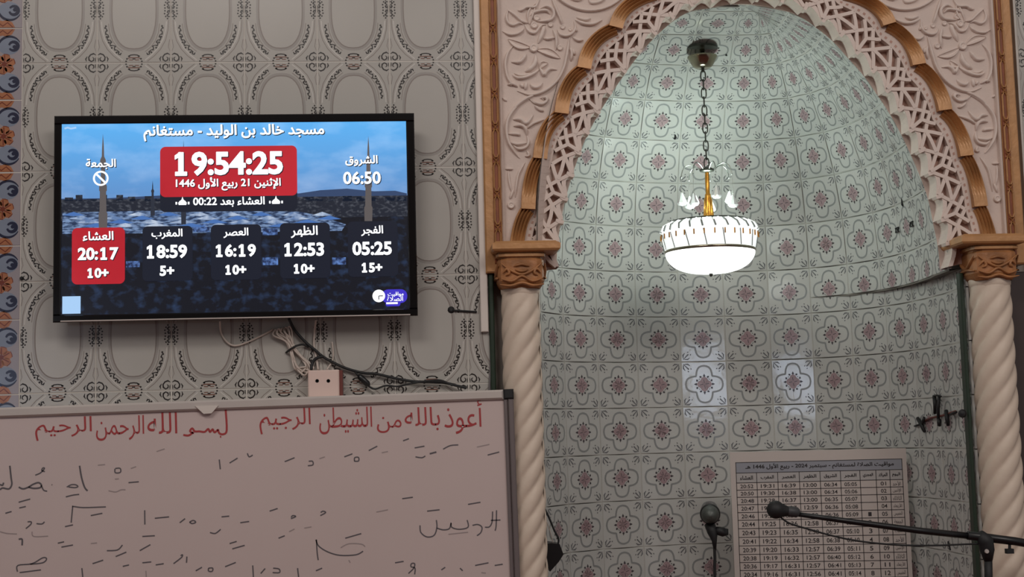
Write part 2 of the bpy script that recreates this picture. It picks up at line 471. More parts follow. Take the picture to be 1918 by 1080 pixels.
def make_niche_print():
    # unit square tile, u,v in -0.5..0.5
    T = Tmpl()
    qf = []
    for k in range(4):
        a = k*PI/2
        pts = [(0.19, -0.16), (0.27, -0.145), (0.345, -0.10), (0.375, 0.0), (0.345, 0.10), (0.27, 0.145), (0.19, 0.16), (0.165, 0.165)]
        for x, y in pts: qf.append((1.09*(x*math.cos(a) - y*math.sin(a)), 1.09*(x*math.sin(a) + y*math.cos(a))))
    qf = [(p.x, p.y) for p in smoothpts([(a, b, 0) for a, b in qf], 2, True)]
    T.rib(qf, 0.040, 1, 1, True)
    # pink flower: ragged diamond with petals
    for k in range(4):
        a = k*PI/2
        R = lambda x, y: (1.36*(x*math.cos(a)-y*math.sin(a)), 1.36*(x*math.sin(a)+y*math.cos(a)))
        T.poly([R(0, 0), R(0.04, -0.075), R(0.10, -0.045), R(0.125, 0), R(0.10, 0.045), R(0.04, 0.075)], 2, 1)
        T.poly([R(x, y) for x, y in ((0.128, -0.022), (0.172, 0.0), (0.128, 0.022), (0.118, 0))], 3, 2)
        for s_ in (1, -1):
            T.poly([R(x, y) for x, y in ((0.098, s_*0.050), (0.128, s_*0.040), (0.135, s_*0.072), (0.112, s_*0.080))], 3, 2)
            T.poly([R(x, y) for x, y in ((0.062, s_*0.088), (0.078, s_*0.078), (0.083, s_*0.092))], 3, 2)
        T.rib([R(0.02, 0.0), R(0.075, 0.012)], 0.012, 3, 2)
        # corner sprig
        a2 = a + PI/4
        S = lambda x, y: ((0.545+(x-0.53)*1.3)*math.cos(a2)-1.3*y*math.sin(a2), (0.545+(x-0.53)*1.3)*math.sin(a2)+1.3*y*math.cos(a2))
        T.rib([S(0.60, 0.0), S(0.47, 0.0)], [0.016, 0.032], 4, 1)
        for s_ in (1, -1):
            T.rib([S(0.585, s_*0.012), S(0.545, s_*0.052), S(0.50, s_*0.058)], [0.014, 0.032, 0.014], 4, 1)
            T.poly([S(0.455+0.012, s_*0.028), S(0.455, s_*0.044), S(0.435, s_*0.030), S(0.45, s_*0.02)], 4, 1)
    return T

PW, PBD, PN = make_wall_print(), make_border_print(), make_niche_print()
m_tmid = mat('tile print soft grey', (156, 151, 146), 0.22, var=0.03)
WT_MATS = [m_tile, m_oval, m_tprint, m_tgrey, m_tlight, m_tbrown, m_tmid]
BD_MATS = [m_bbase, m_bblue, m_bnavy, m_borng, m_bred]
m_nsprig = mat('niche tile sprig print', (112, 112, 114), 0.2, var=0)
N_MATS = [m_ntile, m_nline, m_npink, m_ndark, m_nsprig]

def flat_tile_mesh(name, w, h, T, mats, cut=None):
    mb = MB(); g = 0.0012
    x1 = w/2 - g
    if cut is not None: x1 = cut; T = T.clip(0, cut - 0.0005, True)
    x0, z0, z1 = -w/2 + g, -h/2 + g, h/2 - g
    mb.bevbox(x0, x1, -0.009, 0.0, z0, z1, 0.0008)
    for mi, ly, P in T.p:
        P = [(max(x0+0.001, min(x1-0.001, p[0])), max(z0+0.001, min(z1-0.001, p[1]))) for p in P]
        mb.face([(p[0], -0.0091 - 0.00012*ly, p[1]) for p in P], mi)
    me = bpy.data.meshes.new(name)
    me.from_pydata([tuple(v) for v in mb.v], [], mb.f)
    for m in mats: me.materials.append(m)
    me.polygons.foreach_set('material_index', mb.m)
    return me

# ------------------------------------------------------------------ floor
mb = MB(); mb.box(-4.5, 4.5, -7.5, 1.6, -0.1, 0.0)
tag(mb.build('floor', m_floor), 'red carpeted prayer hall floor', 'floor', kind='structure')

# ------------------------------------------------------------------ tiled wall on the left, tiles are parts
ROW0 = 2.65
mb = MB(); mb.box(-2.9, 0.062, 0.0016, 0.16, 0, 3.7)
wall_left = tag(mb.build('wall_left', m_grout), 'tiled wall with oval framed tiles behind the television', 'wall', kind='structure')
wt = flat_tile_mesh('tile', 0.2, 0.3, PW, WT_MATS)
wtc = flat_tile_mesh('cut_tile', 0.2, 0.3, PW, WT_MATS, cut=-0.1 + 0.060)
bt = flat_tile_mesh('border_tile', 0.2, 0.2, PBD, BD_MATS)
def put_tile(me, name, x, z, parent, jit=0.0012):
    o = bpy.data.objects.new(name, me); scene.collection.objects.link(o); o.parent = parent
    o.location = (x, 0.009 + random.uniform(0, 0.0006), z)
    o.rotation_euler = (random.uniform(-jit, jit)*2, 0, random.uniform(-jit, jit)*2)
    return o
for r in range(-3, 4):
    for c in range(-2, 7):
        if c == -1: continue
        z = ROW0 - 0.3*r - 0.15; x = -1.2 + 0.2*c + 0.1
        if c == 6: put_tile(wtc, 'tile', x, z, wall_left)
        else: put_tile(wt, 'tile', x, z, wall_left)
zb = U(20, 53).z
for r in range(-5, 8):
    put_tile(bt, 'border_tile', -1.3, zb - 0.2*r - 0.1, wall_left)
# small grey dowel hole in the tiles beside the television with a crack strip
p = U(845, 580, 0)
mb = MB(); mb.lathe([(0.0001, 0.006), (0.004, 0.006), (0.008, 0.003), (0.010, 0)], (p.x, 0.0, p.z), 10, axis=(0, -1, 0))
wa = thing('wall_anchor', 'dark wall anchor with a rod, on the tiles right of the television', 'anchor', (p.x, 0, p.z))
mb.build('anchor_head', m_bmat, wa)
q = U(893, 584, 0); mb = MB(); mb.tube([(p.x + .006, -0.003, p.z - 0.002), (q.x, -0.003, q.z)], 0.003, 6); mb.build('rod', m_bmat, wa)
p = U(41, 521, 0); mb = MB(); mb.lathe([(0.0001, 0.009), (0.003, 0.009), (0.005, 0.004), (0.0055, 0)], (p.x, 0.0, p.z), 10, axis=(0, -1, 0))
tag(mb.build('screw', m_bmat), 'small dark screw in the joint left of the television', 'screw')

# ------------------------------------------------------------------ wall on the right, tiles above and dark panel below
mb = MB(); mb.box(1.60, 3.4, 0.0016, 0.16, 0, 3.7)
wall_right = tag(mb.build('wall_right', m_grout), 'tiled wall right of the niche', 'wall', kind='structure')
for r in range(-3, 3):
    for c in range(0, 4):
        put_tile(wt, 'tile', 1.605 + 0.2*c + 0.1, ROW0 - 0.3*r - 0.15, wall_right)
mb = MB(); mb.bevbox(1.505, 2.3, -0.012, 0.02, 0.0, 2.03, 0.004)
pn = tag(mb.build('wall_panel', m_dark), 'dark brown panel behind the right twisted column', 'panel')

# ------------------------------------------------------------------ unseen rear wall, two windows placed to reflect in niche tiles
m_sky = mat('dusk window glass', (170, 190, 215), 0.1, var=0.05, emit=(206, 222, 246), estr=9.0)
def build_rear(wins):
    YR = -7.5
    mb = MB(); xs = sorted([-4.5, 4.5] + [w[0]-w[2] for w in wins] + [w[0]+w[2] for w in wins]); 
    for i in range(len(xs)-1):
        w = [w for w in wins if abs(w[0]-w[2]-xs[i]) < 1e-6]
        if w:
            w = w[0]; mb.box(xs[i], xs[i+1], YR-0.2, YR, 0, w[1]-w[3]); mb.box(xs[i], xs[i+1], YR-0.2, YR, w[1]+w[3], 4.3)
        else: mb.box(xs[i], xs[i+1], YR-0.2, YR, 0, 4.3)
    tag(mb.build('wall_back', m_wall), 'plain rear wall of the hall', 'wall', kind='structure')
    for k, w in enumerate(wins):
        x0, x1, z0, z1 = w[0]-w[2], w[0]+w[2], w[1]-w[3], w[1]+w[3]
        t = thing('window_%d' % (k+1), 'unseen dusk lit window placed to reflect in niche tiles', 'window', (w[0], YR, z0), kind='structure')
        mb = MB(); mb.face([(x0, YR-0.1, z0), (x0, YR-0.1, z1), (x1, YR-0.1, z1), (x1, YR-0.1, z0)]); mb.build('pane', m_sky, t)
        mb = MB()
        for a, b, c, d in ((x0, x0+.04, z0, z1), (x1-.04, x1, z0, z1), (x0, x1, z0, z0+.04), (x0, x1, z1-.04, z1), (w[0]-.02, w[0]+.02, z0, z1)): mb.box(a, b, YR-0.09, YR-0.02, c, d)
        mb.build('window_frame', m_white, t)

# ------------------------------------------------------------------ niche surface
NXY = [(0.195, 0.03), (0.195, 0.18), (0.203, 0.335), (0.230, 0.49),
       (0.288, 0.632), (0.396, 0.738), (0.530, 0.811), (0.680, 0.857), (0.837, 0.882), (0.996, 0.885),
       (1.141, 0.854), (1.259, 0.781), (1.354, 0.666), (1.408, 0.526), (1.427, 0.380), (1.430, 0.227), (1.417, 0.077)]
C0 = -4                                        # column number of the first entry
XTT = [0.50, 0.50, 0.50, 0.51, 0.52, 0.55, 0.60, 0.66, 0.78, 0.88, 0.88, 0.86, 0.83, 0.81, 0.80, 0.80, 0.80]
TS = 0.152; ZR0 = 2.65 - 0.583                 # height of the centres of row 0
ZS, RD, YC = 2.10, 0.74, 0.10                  # springing of the dome, its height, plane of its apex
LEDGE = 2.043
def lerp_list(L, c):
    t = c - C0
    t = max(-0.5, min(len(L) - 0.5, t))
    i = max(0, min(len(L) - 2, int(math.floor(t))))
    f = t - i
    a, b = L[i], L[i+1]
    if isinstance(a, tuple): return tuple(a[k] + (b[k]-a[k])*f for k in range(len(a)))
    return a + (b-a)*f
def S(c, r):
    x, y = lerp_list(NXY, c); xt = lerp_list(XTT, c)
    z = ZR0 - r*TS
    if z > LEDGE + 1e-6 and c > 6.5:            # the dome stands proud of the wall below on the right
        ins = 0.042 * min(1.0, (c - 6.5)/5.0)
        dx, dy = 0.82 - x, 0.30 - y; l = math.hypot(dx, dy); x += dx/l*ins; y += dy/l*ins
    if z <= ZS: return Vector((x, y, z))
    ph = min((z - ZS)/RD*1.0, PI/2 - 0.02); k = math.cos(ph)
    return Vector((xt + (x-xt)*k, YC + (y-YC)*k, ZS + RD*math.sin(ph)))
_grid = [(c/8.0, r/8.0, S(c/8.0, r/8.0)) for c in range(-16, 100) for r in range(-62, 56)]
_gp = [(a, b) + proj(p) for a, b, p in _grid]
def niche_at(px, py, cmin=-2, cmax=12.5):
    best = min((g for g in _gp if cmin <= g[0] <= cmax), key=lambda g: (g[2]-px)**2 + (g[3]-py)**2)
    c, r = best[0], best[1]
    p = S(c, r); n = (S(c+.1, r)-S(c-.1, r)).cross(S(c, r+.1)-S(c, r-.1)).normalized()
    if n.dot(CAM - p) < 0: n = -n
    return p, n

RTOP = -(RD*(PI/2 - 0.03) + ZS - ZR0)/TS
# masonry behind the tiles
mb = MB(); rows = []
cs = [C0 - 0.5 + 0.25*k for k in range(int(17/0.25) + 1)]
def back(c, r):
    p = S(c, r); n = (S(min(c+.1, 12.5), r)-S(max(c-.1, -4.5), r)).cross(S(c, r+.1)-S(c, r-.1))
    if n.length < 1e-9: n = Vector((0, 1, 0))
    n.normalize()
    ctr = Vector((0.82, 0.1, min(p.z, ZS)))
    if n.dot(ctr - p) < 0: n = -n
    return p - n*0.0012
rs = [ (ZR0 - 0.0)/TS, 7.0, LEDGE*0 + (ZR0 - LEDGE)/TS + 0.001, (ZR0 - LEDGE)/TS - 0.001] + [-0.5 - 0.25*k for k in range(int((-RTOP-0.5)/0.25) + 1)] + [RTOP]
for r in rs: rows.append([back(c, r) for c in cs])
mb.grid(rows)
wall_niche = tag(mb.build('wall_niche', m_ngrout, smooth=False), 'curved prayer niche lined with quatrefoil tiles', 'wall', kind='structure')

def niche_tile(c, r, va=-0.5, vb=0.5):
    # va..vb part of the tile in the row direction (v up)
    g = 0.010
    T = PN
    if va > -0.5: T = T.clip(1, va + g, False)
    if vb < 0.5: T = T.clip(1, vb - g, True)
    eps = 1e-4
    A = S(c-0.5, r-va-eps); B = S(c+0.5, r-va-eps); Cc = S(c+0.5, r-vb+eps); D = S(c-0.5, r-vb+eps)
    n = (B-A).cross(D-A)
    if n.length < 1e-8: return
    n.normalize()
    ctr = Vector((0.82, 0.1, min(A.z, ZS)))
    if n.dot(ctr - A) < 0: n = -n
    jit = [random.uniform(-0.0007, 0.0007) for _ in range(4)]
    A, B, Cc, D = A + n*jit[0], B + n*jit[1], Cc + n*jit[2], D + n*jit[3]
    def P(u, v, e):
        fu = u + 0.5; fv = (v - va)/(vb - va)
        return (A*(1-fu) + B*fu)*(1-fv) + (D*(1-fu) + Cc*fu)*fv + n*e
    mb = MB()
    u0, u1, v0, v1 = -0.5+g, 0.5-g, va+g, vb-g
    fr = [P(u0+.006, v0+.006, 0), P(u1-.006, v0+.006, 0), P(u1-.006, v1-.006, 0), P(u0+.006, v1-.006, 0)]
    md = [P(u0, v0, -0.0012), P(u1, v0, -0.0012), P(u1, v1, -0.0012), P(u0, v1, -0.0012)]
    bk = [P(u0, v0, -0.008), P(u1, v0, -0.008), P(u1, v1, -0.008), P(u0, v1, -0.008)]
    mb.grid([bk, md, fr], 0, close=True)
    G = 4
    mb.grid([[P(u0+.006 + (u1-u0-.012)*i/G, v0+.006 + (v1-v0-.012)*j/G, 0) for i in range(G+1)] for j in range(G+1)], 0)
    for mi, ly, Q in T.p:
        mb.face([P(max(u0+.006, min(u1-.006, q[0])), max(v0+.006, min(v1-.006, q[1])), 0.0003 + 0.0002*ly) for q in Q], mi)
    mb.build('tile', N_MATS, wall_niche)
wins = []
for c_, r_ in ((4, 2), (6, 2)):
    p = S(c_, r_); n = (S(c_+.5, r_)-S(c_-.5, r_)).cross(S(c_, r_+.5)-S(c_, r_-.5)).normalized()
    if n.dot(CAM-p) < 0: n = -n
    d = (p-CAM).normalized(); d = d - 2*d.dot(n)*n
    h = p + d*((-7.5 - p.y)/d.y)
    print('WIN', c_, r_, tuple(round(v, 2) for v in h), tuple(round(v, 2) for v in n))
    wins.append((h.x, h.z, 0.27, 0.30))
wins = sorted(wins)
build_rear(wins)
for c in range(-3, 13):
    for r in range(-8, 7):
        if -r + 0.5 > -RTOP: 
            vb = -RTOP + r - 0.02
            if vb > -0.35: niche_tile(c, r, -0.5, vb)
            continue
        if r == 0 and c > 6.4:
            vl = (LEDGE - (ZR0 - 0.5*TS))/TS - 0.5
            niche_tile(c, r, -0.5, vl); niche_tile(c, r, vl, 0.5)
        else: niche_tile(c, r)
# underside of the projecting dome edge, its shadow line put into the grey
mb = MB(); rl = (ZR0 - LEDGE)/TS
cc = [7 + 0.25*k for k in range(23)]
lo = [S(c, rl + 0.002) for c in cc]; hi = [S(c, rl - 0.002) for c in cc]
mb.grid([[p + Vector((0, 0, 0.001)) for p in lo], [p - Vector((0, 0, 0.004)) for p in hi], [p + Vector((0, 0, 0.0)) for p in hi]])
mb.build('ledge', mat('shaded ledge plaster', (120, 116, 108), 0.8, var=0.1), wall_niche)

# ------------------------------------------------------------------ arch outlines (x, z)
CUSP_L = [XZ(965, 497), XZ(988, 394), XZ(1010, 300), XZ(1050, 216), XZ(1092, 132), XZ(1151, 56), (0.552, 2.838), (0.688, 2.893)]
CUSP_R = [XZ(1852, 482), XZ(1830, 389), XZ(1804, 295), XZ(1764, 210), XZ(1715, 125), XZ(1660, 50), (1.098, 2.838), (0.962, 2.893)]
TIP_PX_L = [(1046,500),(1048,455),(1054,414),(1062,372),(1074,328),(1088,287),(1103,249),(1123,211),(1145,175),(1172,135),(1200,97),(1229,64),(1262,34),(1298,12)]
TIP_PX_R = [(1774,500),(1769,455),(1760,411),(1751,368),(1736,325),(1718,283),(1700,245),(1679,207),(1656,172),(1630,135),(1600,101),(1570,68),(1537,41),(1503,18)]
TIPS = [XZ(*p) for p in TIP_PX_L] + [(0.722, 2.815), (0.783, 2.826), (0.845, 2.826), (0.912, 2.815)] + [XZ(*p) for p in reversed(TIP_PX_R)]
CUSPS = CUSP_L + [(0.826, 2.910)] + list(reversed(CUSP_R))
def lobe(l, u, n=12):
    dx, dz = u[0]-l[0], u[1]-l[1]
    cx, cz = l[0] + 0.13*dx, l[1] + 0.74*dz
    return [((1-t)**2*l[0] + 2*t*(1-t)*cx + t*t*u[0], (1-t)**2*l[1] + 2*t*(1-t)*cz + t*t*u[1]) for t in [k/n for k in range(n+1)]]
LOBES = []
for i in range(len(CUSP_L)-1): LOBES.append((lobe(CUSP_L[i], CUSP_L[i+1]), 1))
LOBES.append((lobe(CUSP_L[-1], (0.826, 2.910)), 1))
LOBES.append((lobe(CUSP_R[-1], (0.826, 2.910)), -1))
for i in range(len(CUSP_R)-2, -1, -1): LOBES.append((lobe(CUSP_R[i], CUSP_R[i+1]), -1))
BANDW = 0.039
arch = thing('scalloped_arch', 'gold brown scalloped arch moulding around the prayer niche', 'arch', (0.82, -0.02, 2.07))
PROF = [(-0.5, 0.0), (-0.5, 0.55), (-0.38, 0.80), (-0.30, 0.45), (-0.20, 0.95), (-0.08, 0.45), (0.02, 1.0), (0.12, 0.5), (0.24, 0.92), (0.36, 0.45), (0.44, 0.75), (0.5, 0.5), (0.5, 0.0)]
GOLD_OUT, GOLD_IN = [], []
for pts, sd in LOBES:
    mb = MB(); rows = []; n = len(pts); oo = []; ii = []
    for i, p in enumerate(pts):
        a, b = pts[max(i-1, 0)], pts[min(i+1, n-1)]
        tx, tz = b[0]-a[0], b[1]-a[1]; l = math.hypot(tx, tz)
        nx, nz = (tz/l, -tx/l) if sd > 0 else (-tz/l, tx/l)          # towards the opening
        g = min(1.0, max(0.0, (i/(n-1) - 0.15)/0.5)); H = 0.036 - 0.008*i/(n-1)
        row = []
        for f, d in PROF:
            dd = d if d == 0 else (0.86*(1-g) + d*g)
            row.append((p[0] + nx*f*BANDW, 0.012 - H*dd - 0.012, p[1] + nz*f*BANDW))
        rows.append(row)
        oo.append((p[0] - nx*0.5*BANDW, p[1] - nz*0.5*BANDW)); ii.append((p[0] + nx*0.45*BANDW, p[1] + nz*0.45*BANDW))
    mb.grid(rows); mb.face(rows[0]); mb.face(list(reversed(rows[-1])))
    mb.build('lobe', m_gold, arch, fixn=True)
    if sd < 0: oo.reverse(); ii.reverse()
    GOLD_OUT += oo; GOLD_IN += ii

# ------------------------------------------------------------------ carved spandrel panel behind everything
SPL, SPR = 0.092, 1.548
PY = -0.006
mid = [p for pts, sd in LOBES for p in (pts if sd > 0 else list(reversed(pts)))]
out = [(SPL, 2.055), (SPL, 3.5), (SPR, 3.5), (SPR, 2.055)] + list(reversed(mid))
mb = MB(); mb.prism(out, PY, 0.05)
sp = thing('plaster_spandrel', 'pale pink carved plaster panel with scrolling leaves above the niche arch', 'plasterwork', (0.82, 0, 2.06))
mb.build('ground', m_plast, sp)
def MX(p):                                      # mirror to the right half
    return (2*0.8205 - p[0], p[1])
def zf(a):                                      # crop 930,0 scale 5.4
    return [XZ(930 + x/5.4, y/5.4, PY) for x, y in a]
def zg(a):                                      # crop 930,180 scale 3.374
    return [XZ(930 + x/3.374, 180 + y/3.374, PY) for x, y in a]
def zh(a):                                      # crop 880,0 scale 4
    return [XZ(880 + x/4, y/4, PY) for x, y in a]
def sm(pts, n=5, closed=False):
    return [(p.x, p.y) for p in smoothpts([(a, b, 0) for a, b in pts], n, closed)]
SCROLLS = [  # (points, width, height)
 (zf([(735,380),(722,470),(705,580),(675,700),(605,825),(490,920),(350,962),(210,920)]), 0.0085, 0.010),
 (zf([(165,470),(110,545),(88,650),(105,770),(150,860),(120,850)]), 0.0075, 0.009),
 (zf([(400,955),(300,1000),(200,1075),(130,1180)]), 0.008, 0.009),
 (zf([(120,100),(100,170),(115,230),(165,258),(230,235),(270,250)]), 0.0075, 0.008),
 (zf([(60,318),(130,352),(205,345),(255,315),(275,285)]), 0.0075, 0.008),
 (zf([(110,100),(190,160),(260,220),(320,232)]), 0.0075, 0.008),
 (zf([(430,95),(500,65),(565,100),(578,160),(545,205),(470,218),(400,215)]), 0.009, 0.010),
 (zf([(330,170),(380,130),(450,112),(505,112),(540,145)]), 0.008, 0.009),
 (zf([(440,-20),(400,60),(380,78),(300,80),(250,110),(215,105)]), 0.0075, 0.009),
 (zf([(285,250),(310,300),(345,332),(390,335),(420,300),(455,258),(500,250)]), 0.0075, 0.008),
 (zf([(555,-20),(600,90),(645,200),(668,262)]), 0.0065, 0.008),
 (zf([(615,300),(645,352),(700,368),(760,345),(795,290),(785,215)]), 0.0075, 0.009),
 (zf([(482,262),(465,330),(420,440)]), 0.012, 0.008),
 (zf([(475,392),(530,395),(590,380)]), 0.0075, 0.008),
 (zf([(570,300),(598,370),(605,440),(598,510)]), 0.0075, 0.008),
 (zf([(150,628),(215,632),(250,620),(280,580),(300,545)]), 0.010, 0.009),
 (zf([(395,560),(388,640),(345,695),(290,725)]), 0.013, 0.010),
 (zf([(160,760),(215,790),(290,785),(370,750),(430,705)]), 0.0085, 0.009),
 (zf([(180,742),(240,765),(300,760),(350,740)]), 0.0065, 0.007),
 (zf([(340,850),(375,885),(425,880),(465,835)]), 0.009, 0.009),
 (zf([(430,680),(455,720),(480,760),(500,730),(540,700),(610,705)]), 0.010, 0.009),
 (zf([(300,830),(290,910)]), 0.010, 0.007), (zf([(240,850),(270,890)]), 0.008, 0.007),
 (zf([(330,1000),(390,1045),(470,1045),(515,1010),(500,985),(465,995),(480,1015)]), 0.0075, 0.008),
 (zf([(60,990),(105,1025)]), 0.006, 0.005), (zf([(110,860),(160,850),(215,880)]), 0.0075, 0.008),
 (zf([(745,480),(760,540),(752,620)]), 0.0085, 0.008), (zf([(770,500),(790,560)]), 0.0085, 0.007),
 (zg([(215,12),(130,65),(75,140),(62,215),(75,290),(110,350),(145,392)]), 0.0085, 0.010),
 (zg([(105,148),(150,148),(188,172),(232,118)]), 0.010, 0.009),
 (zg([(108,190),(150,185),(182,205),(192,250)]), 0.010, 0.009),
 (zg([(75,238),(130,240),(150,250)]), 0.008, 0.007),
 (zg([(192,205),(230,175),(300,148)]), 0.008, 0.008),
 (zg([(192,250),(202,290),(185,325),(140,335),(105,310)]), 0.0085, 0.009),
 (zg([(85,290),(130,305),(190,295)]), 0.008, 0.008), (zg([(190,345),(205,375),(180,380)]), 0.007, 0.007),
 (zg([(215,18),(250,45),(290,52),(318,30),(305,8),(275,15)]), 0.0075, 0.009),
 (zg([(240,60),(270,85),(300,95)]), 0.008, 0.007),
 (zg([(180,418),(140,490),(125,560),(118,640)]), 0.0065, 0.007), (zg([(55,460),(105,461)]), 0.006, 0.006),
 (zg([(75,470),(80,540),(98,610)]), 0.006, 0.006), (zg([(105,590),(85,650)]), 0.007, 0.006),
 (zh([(790,150),(850,178),(920,182),(990,150)]), 0.0095, 0.009), (zh([(800,132),(860,150),(905,140)]), 0.008, 0.008),
 (zh([(770,280),(810,305),(850,300)]), 0.008, 0.008), (zh([(790,210),(800,240)]), 0.008, 0.006),
]
scene_leaf = [ # almond leaves: tip a, tip b, half width
 (zf([(345,480)])[0], zf([(115,398)])[0], 0.0125), (zf([(405,505)])[0], zf([(645,592)])[0], 0.0125),
 (zf([(330,250)])[0], zf([(395,40)])[0], 0.010), (zf([(430,700)])[0], zf([(520,640)])[0], 0.009)]
KNOBS = [(zf([(375,490)])[0], 0.0125), (zf([(405,185)])[0], 0.0095), (zf([(380,258)])[0], 0.0105), (zf([(640,485)])[0], 0.0085),
         (zf([(545,252)])[0], 0.0075), (zf([(668,275)])[0], 0.007), (zg([(92,690)])[0], 0.0105), (zf([(745,300)])[0], 0.005), (zf([(510,1000)])[0], 0.005)]
def ring_medal(cx, cz, r, mb): mb.relief(circ(cx, cz, r, n=48), 0.009, 0.012, PY, closed=True)
for side in (0, 1):
    F = (lambda p: p) if side == 0 else MX
    for pts, w, h in SCROLLS:
        mb = MB(); mb.relief([F(p) for p in sm(pts, 5)], w*1.12, h*1.35, PY)
        mb.build('scroll', m_plast2, sp, smooth=True)
    for a, b, hw in scene_leaf:
        a, b = F(a), F(b); mb = MB(); rows = []
        tx, tz = b[0]-a[0], b[1]-a[1]; l = math.hypot(tx, tz); nx, nz = -tz/l, tx/l
        for k in range(11):
            t = k/10; w = hw*math.sin(PI*t)**0.8 + 0.0003
            cx, cz = a[0]+tx*t + nx*0.006*math.sin(PI*t), a[1]+tz*t + nz*0.006*math.sin(PI*t)
            rows.append([(cx+nx*w*f, PY-d*0.010*(0.3+0.7*math.sin(PI*t)), cz+nz*w*f) for f, d in ((-1,0),(-.85,1),(-.55,1),(-.4,.45),(0,.3),(.4,.45),(.55,1),(.85,1),(1,0))])
        mb.grid(rows); mb.build('leaf', m_plast2, sp)
    for p, r in KNOBS:
        p = F(p); mb = MB()
        mb.lathe([(r, 0), (r*0.95, r*0.6), (r*0.7, r*0.9), (r*0.5, r*0.55), (r*0.25, r*0.5), (0.0001, r*0.7)], (p[0], PY, p[1]), 14, axis=(0, -1, 0))
        mb.build('rosette', m_plast2, sp, smooth=True)
    for pts, w, h in SCROLLS[:23]:
        q = [(p[0] + 0.012, 2*2.875 - p[1]) for p in pts]
        mb = MB(); mb.relief([F(p) for p in sm(q, 5)], w*1.12, h*1.35, PY); mb.build('scroll', m_plast2, sp, smooth=True)
    mp = F(XZ(1103, -62, PY)); R = 0.128
    mb = MB(); mb.relief(circ(mp[0], mp[1], R, n=56), 0.0085, 0.012, PY, closed=True)
    for k in range(9):
        a = 2*PI*k/9
        mb.relief(sm([(mp[0]+R*f*math.cos(a+g), mp[1]+R*f*math.sin(a+g)) for f, g in ((0.25,0),(0.55,0.35),(0.8,0.2),(0.82,-0.15),(0.62,-0.2))], 4), 0.009, 0.009, PY)
    mb.build('medallion', m_plast2, sp, smooth=True)

# ------------------------------------------------------------------ pierced lace band between arch and opening
lace = thing('lace_band', 'pierced pale plaster lattice band with toothed edge under the gold arch', 'plasterwork', (0.82, 0, 2.06))
def resample(P, n):
    d = [0]
    for i in range(1, len(P)): d.append(d[-1] + math.hypot(P[i][0]-P[i-1][0], P[i][1]-P[i-1][1]))
    out = []; j = 0
    for k in range(n+1):
        t = d[-1]*k/n
        while j < len(d)-2 and d[j+1] < t: j += 1
        f = (t-d[j])/max(1e-9, d[j+1]-d[j])
        out.append((P[j][0]+(P[j+1][0]-P[j][0])*f, P[j][1]+(P[j+1][1]-P[j][1])*f))
    return out
NT = len(TIPS) - 1
SUB = 8
TIPC = sm(TIPS, SUB)                            # smooth curve of tooth tips
GOLDC = resample(mid, NT*SUB)
def LB(s, t):                                   # s tooth number, t from gold (0) to opening (1)
    i = max(0, min(len(TIPC)-1.0001, s*SUB)); k = int(i); f = i-k
    a = (GOLDC[k][0]*(1-f)+GOLDC[k+1][0]*f, GOLDC[k][1]*(1-f)+GOLDC[k+1][1]*f)
    b = (TIPC[k][0]*(1-f)+TIPC[k+1][0]*f, TIPC[k][1]*(1-f)+TIPC[k+1][1]*f)
    return (a[0]+(b[0]-a[0])*t, a[1]+(b[1]-a[1])*t)
YL0, YL1, YL2 = -0.010, 0.010, 0.055            # face of ribs, recessed ground, back
# recessed ground with scalloped toothed edge
edge = []
for i in range(NT):
    a, b = TIPS[i], TIPS[i+1]
    left = i < NT/2
    lo, hi = (a, b) if left else (b, a)
    # concave scallop, deepest just under the upper tooth
    g = LB(i+0.5, 0.5); mx, mz = (a[0]+b[0])/2, (a[1]+b[1])/2
    dx, dz = g[0]-mx, g[1]-mz; l = math.hypot(dx, dz)
    seg = []
    for k in range(7):
        t = k/6
        e = math.sin(PI*min(1, t**(0.6 if not left else 1.6)))
        seg.append((a[0]+(b[0]-a[0])*t + dx/l*0.017*e, a[1]+(b[1]-a[1])*t + dz/l*0.017*e))
    edge += seg[:-1]
edge.append(TIPS[-1])
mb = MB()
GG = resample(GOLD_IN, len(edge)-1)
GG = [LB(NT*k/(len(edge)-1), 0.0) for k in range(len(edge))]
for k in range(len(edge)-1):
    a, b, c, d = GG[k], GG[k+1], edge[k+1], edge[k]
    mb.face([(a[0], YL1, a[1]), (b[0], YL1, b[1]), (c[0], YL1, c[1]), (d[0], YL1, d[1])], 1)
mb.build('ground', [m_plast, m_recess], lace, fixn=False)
# solid inner border following the teeth, through to the back
mb = MB()
inn = []
for k in range(len(edge)):
    g = GG[k]; e = edge[k]; l = math.hypot(g[0]-e[0], g[1]-e[1]); f = min(0.5, 0.013/l)
    inn.append((e[0]+(g[0]-e[0])*f, e[1]+(g[1]-e[1])*f))
mb.grid([[(p[0], YL1+0.001, p[1]) for p in inn], [(p[0], YL0, p[1]) for p in inn], [(p[0], YL0, p[1]) for p in edge], [(p[0], YL2, p[1]) for p in edge]])
mb.build('toothed_edge', m_plast2, lace)
# small tooth blocks hanging at each tip
for i in range(1, NT):
    e = TIPS[i]; g = LB(i, 0.75); l = math.hypot(g[0]-e[0], g[1]-e[1]); ux, uz = (g[0]-e[0])/l, (g[1]-e[1])/l
    vx, vz = -uz, ux
    if vz > 0: vx, vz = -vx, -vz                # v points downwards along the arch
    w, h = 0.020, 0.011
    pts = [(e[0]-ux*0.003, e[1]-uz*0.003), (e[0]+ux*w, e[1]+uz*w), (e[0]+ux*w+vx*h*0.7, e[1]+uz*w+vz*h*0.7), (e[0]+ux*0.010+vx*h, e[1]+uz*0.010+vz*h), (e[0]-ux*0.003+vx*h*0.8, e[1]-uz*0.003+vz*h*0.8)]
    mb = MB(); mb.prism(pts, YL0-0.004, YL0+0.028); mb.build('tooth', m_plast2, lace, fixn=True)
